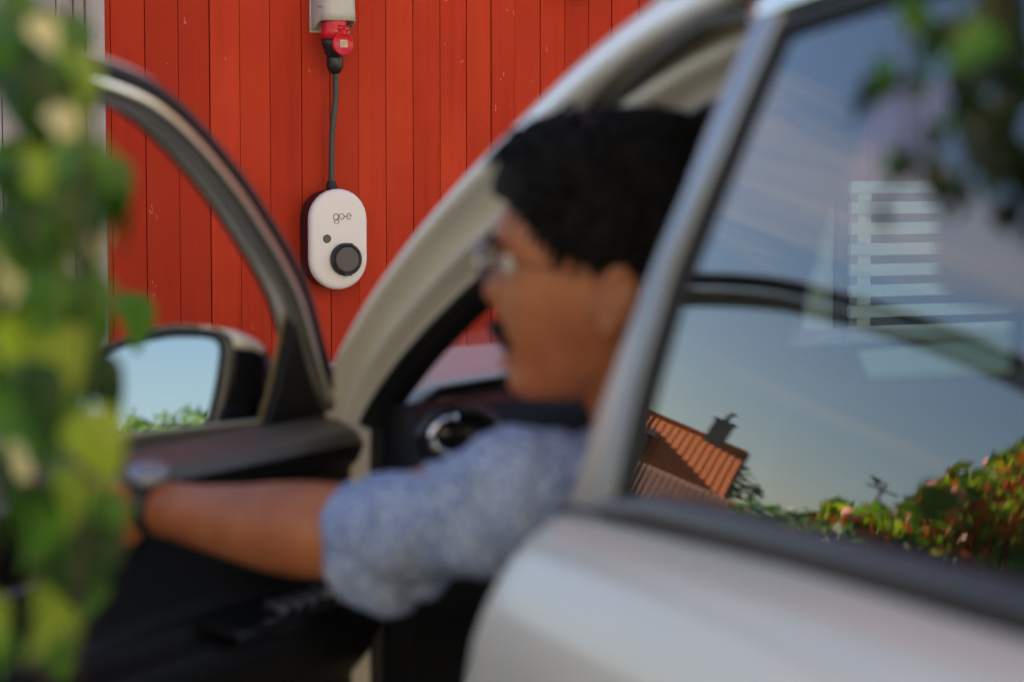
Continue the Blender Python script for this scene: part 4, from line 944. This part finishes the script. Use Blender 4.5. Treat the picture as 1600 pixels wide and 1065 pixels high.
mk('dormer_roof', prism([(2.4, -1.5, 3.68), (5.2, -1.5, 3.68), (5.2, -3.9, 4.1), (2.4, -3.9, 4.1)], (0, 0, 1), .12), mat('barge_black'), dm, HX, smooth=False)
mk('dormer_window', box(2.85, 4.75, -1.72, -1.66, 2.8, 3.45), mat('pane_pale', (.35,.40,.42), .2), dm, HX, smooth=False)
mk('porch_roof', prism([(.2, .3, 1.40), (16, .3, 1.40), (16, 2.6, .5), (-.9, 2.6, .5)], (0, 0, 1), .1), SLATE, cot, HX, smooth=False)
mk('skylight', xf(Matrix.Translation((2.6, 1.0, 1.20)) @ Matrix.Rotation(R(-27), 4, 'X'), box(-.35, .35, -.2, .2, 0, .12)), mat('skylight_pale', (.6,.5,.38), .5), cot, HX, smooth=False)
# lower brown-tiled outbuilding beside it
c1 = dirp(38.6, 0, 52).xy.to_3d()
OX = Matrix(((rt.x, rn.x, 0, c1.x), (rt.y, rn.y, 0, c1.y), (0, 0, 1, 0), (0, 0, 0, 1)))
ob = empty('outbuilding', OX, label='low brown tiled outbuilding beside the cottage in the reflection', category='shed')
mk('wall', box(.1, 5, -3.6, -.1, 0, 1.2), PLAS, ob, OX, smooth=False)
mk('roof', grid(lambda u, v: Vector((5.3*u, .1-1.9*v, 1.15+1.25*v+.05*math.sin(2*math.pi*5.3*u/.32)**2)), 130, 6, lambda u, v: Vector((0, 0, -.06))), mat('brown_tile', (.20,.10,.07), .8), ob, OX)
mk('rear_roof', prism([(0, -1.8, 2.4), (5.3, -1.8, 2.4), (5.3, -3.7, 1.15), (0, -3.7, 1.15)], (0, 0, 1), -.06), mat('brown_tile'), ob, OX, smooth=False)
# dark peaked roof with a weather vane
c2_ = dirp(40.55, 0, 48).xy.to_3d(); TX = Matrix.Translation(c2_) @ Matrix.Rotation(R(40), 4, 'Z')
tw_ = empty('hall', TX, label='dark peaked roof with a thin weather vane in the window reflection', category='house')
DK = mat('dark_roofing', (.05,.035,.035), .8)
mk('wall', box(-2.0, 2.0, .1, 8, 0, 1.9), mat('red_wall_far', (.36,.06,.04), .8), tw_, TX, smooth=False)
mk('roof', join(prism([(-2.4, 0, 1.75), (0, 0, 3.85), (0, 0, 3.65), (-2.2, 0, 1.65)], (0, 1, 0), 8.2), prism([(2.4, 0, 1.75), (0, 0, 3.85), (0, 0, 3.65), (2.2, 0, 1.65)], (0, 1, 0), 8.2)), DK, tw_, TX, smooth=False)
mk('gable', prism([(-1.95, .15, 1.9), (1.95, .15, 1.9), (0, .15, 3.62)], (0, 1, 0), .2), mat('red_wall_far'), tw_, TX, smooth=False)
mk('weather_vane', join(tube([(0, .3, 3.8), (0, .3, 4.8)], .035, 6), box(-.35, .35, .29, .32, 4.5, 4.56), prism([(.1, .3, 4.55), (.4, .3, 4.85), (.1, .3, 4.8)], (0, 1, 0), .03)), DK, tw_, TX, smooth=False)
# added house, out of view behind the camera: its sunlit cream front warms the wall
YX = Matrix.Translation((4.2, -5.4, 0)) @ Matrix.Rotation(R(10), 4, 'Z')
yh = empty('added_cream_house', YX, label='added cream house out of view, bouncing warm light onto the barn wall', category='house')
CREAM = mat('cream_plaster', (.82, .72, .50), .9, bump=(6, .3))
mk('wall', box(-6.5, 7, -8, 0, 0, 6.0), CREAM, yh, YX, smooth=False)
for wx in (-5, -2, 1, 4):
    for wz in (1.0, 3.8):
        wf = mk('window', join(box(wx-.06, wx+1.16, .0, .04, wz-.06, wz), box(wx-.06, wx+1.16, .0, .04, wz+1.3, wz+1.36), box(wx-.06, wx, .0, .04, wz, wz+1.3), box(wx+1.1, wx+1.16, .0, .04, wz, wz+1.3), box(wx+.53, wx+.57, .0, .035, wz, wz+1.3)), WP, yh, YX, smooth=False)
        mk('pane', box(wx, wx+1.1, .003, .010, wz, wz+1.3), TRIMB, wf, YX, smooth=False)
mk('roof', join(prism([(-7, .5, 5.8), (7.5, .5, 5.8), (7.5, -4, 8.8), (-7, -4, 8.8)], (0, 0, 1), .15), prism([(-7, -8.5, 5.8), (-7, -4, 8.8), (7.5, -4, 8.8), (7.5, -8.5, 5.8)], (0, 0, 1), .15)), TILE, yh, YX, smooth=False)
def far_tree(c, h, rx, m, lab, seed, n=1500):
    e = empty('tree', Matrix.Translation(c), label=lab, category='tree')
    mk('trunk', tube([c, c+Vector((.1, 0, h*.35)), c+Vector((0, .1, h*.75))], [h*.035, h*.025, h*.012], 8), BARK, e)
    random.seed(seed); bl = [blob((c.x+rs(-.45, .45)*rx, c.y+rs(-.45, .45)*rx, h*rs(.5, .8)), rx*rs(.45, .65), rx*rs(.45, .65), h*rs(.16, .28)) for _ in range(7)]
    mk('crown', leafcloud(n, lambda: random.choice(bl)(), h*.040, seed), m, e, smooth=False, kind='stuff'); return e
far_tree(dirp(39.0, 0, 44).xy.to_3d(), 2.7, 1.1, LEAF[0], 'rounded tree between the cottage and the dark peaked roof', 21)
far_tree(dirp(39.6, 0, 46).xy.to_3d(), 2.3, 1.2, LEAF[1], 'low dark tree left of the dark peaked roof', 22)
far_tree(dirp(36.0, 0, 75).xy.to_3d(), 5.0, 2.6, LEAF[1], 'tree standing behind the cottage roof', 23)
# wood behind the photographer, seen in the wing mirror
random.seed(5)
def wood():
    a = rs(-75, 75); d = rs(80, 100); top = 6.2+1.5*noise.noise(Vector((a*.35, 0, 1)))+.9*noise.noise(Vector((a*1.4, 4, 1)))
    c = Vector((math.sin(R(a))*d, -math.cos(R(a))*d, top*random.random()**.5)); return c if c.z > .2 else None
for i, mi in enumerate((2, 0, 1)):  # leaf colours paint the sunlit and shaded parts of one wood
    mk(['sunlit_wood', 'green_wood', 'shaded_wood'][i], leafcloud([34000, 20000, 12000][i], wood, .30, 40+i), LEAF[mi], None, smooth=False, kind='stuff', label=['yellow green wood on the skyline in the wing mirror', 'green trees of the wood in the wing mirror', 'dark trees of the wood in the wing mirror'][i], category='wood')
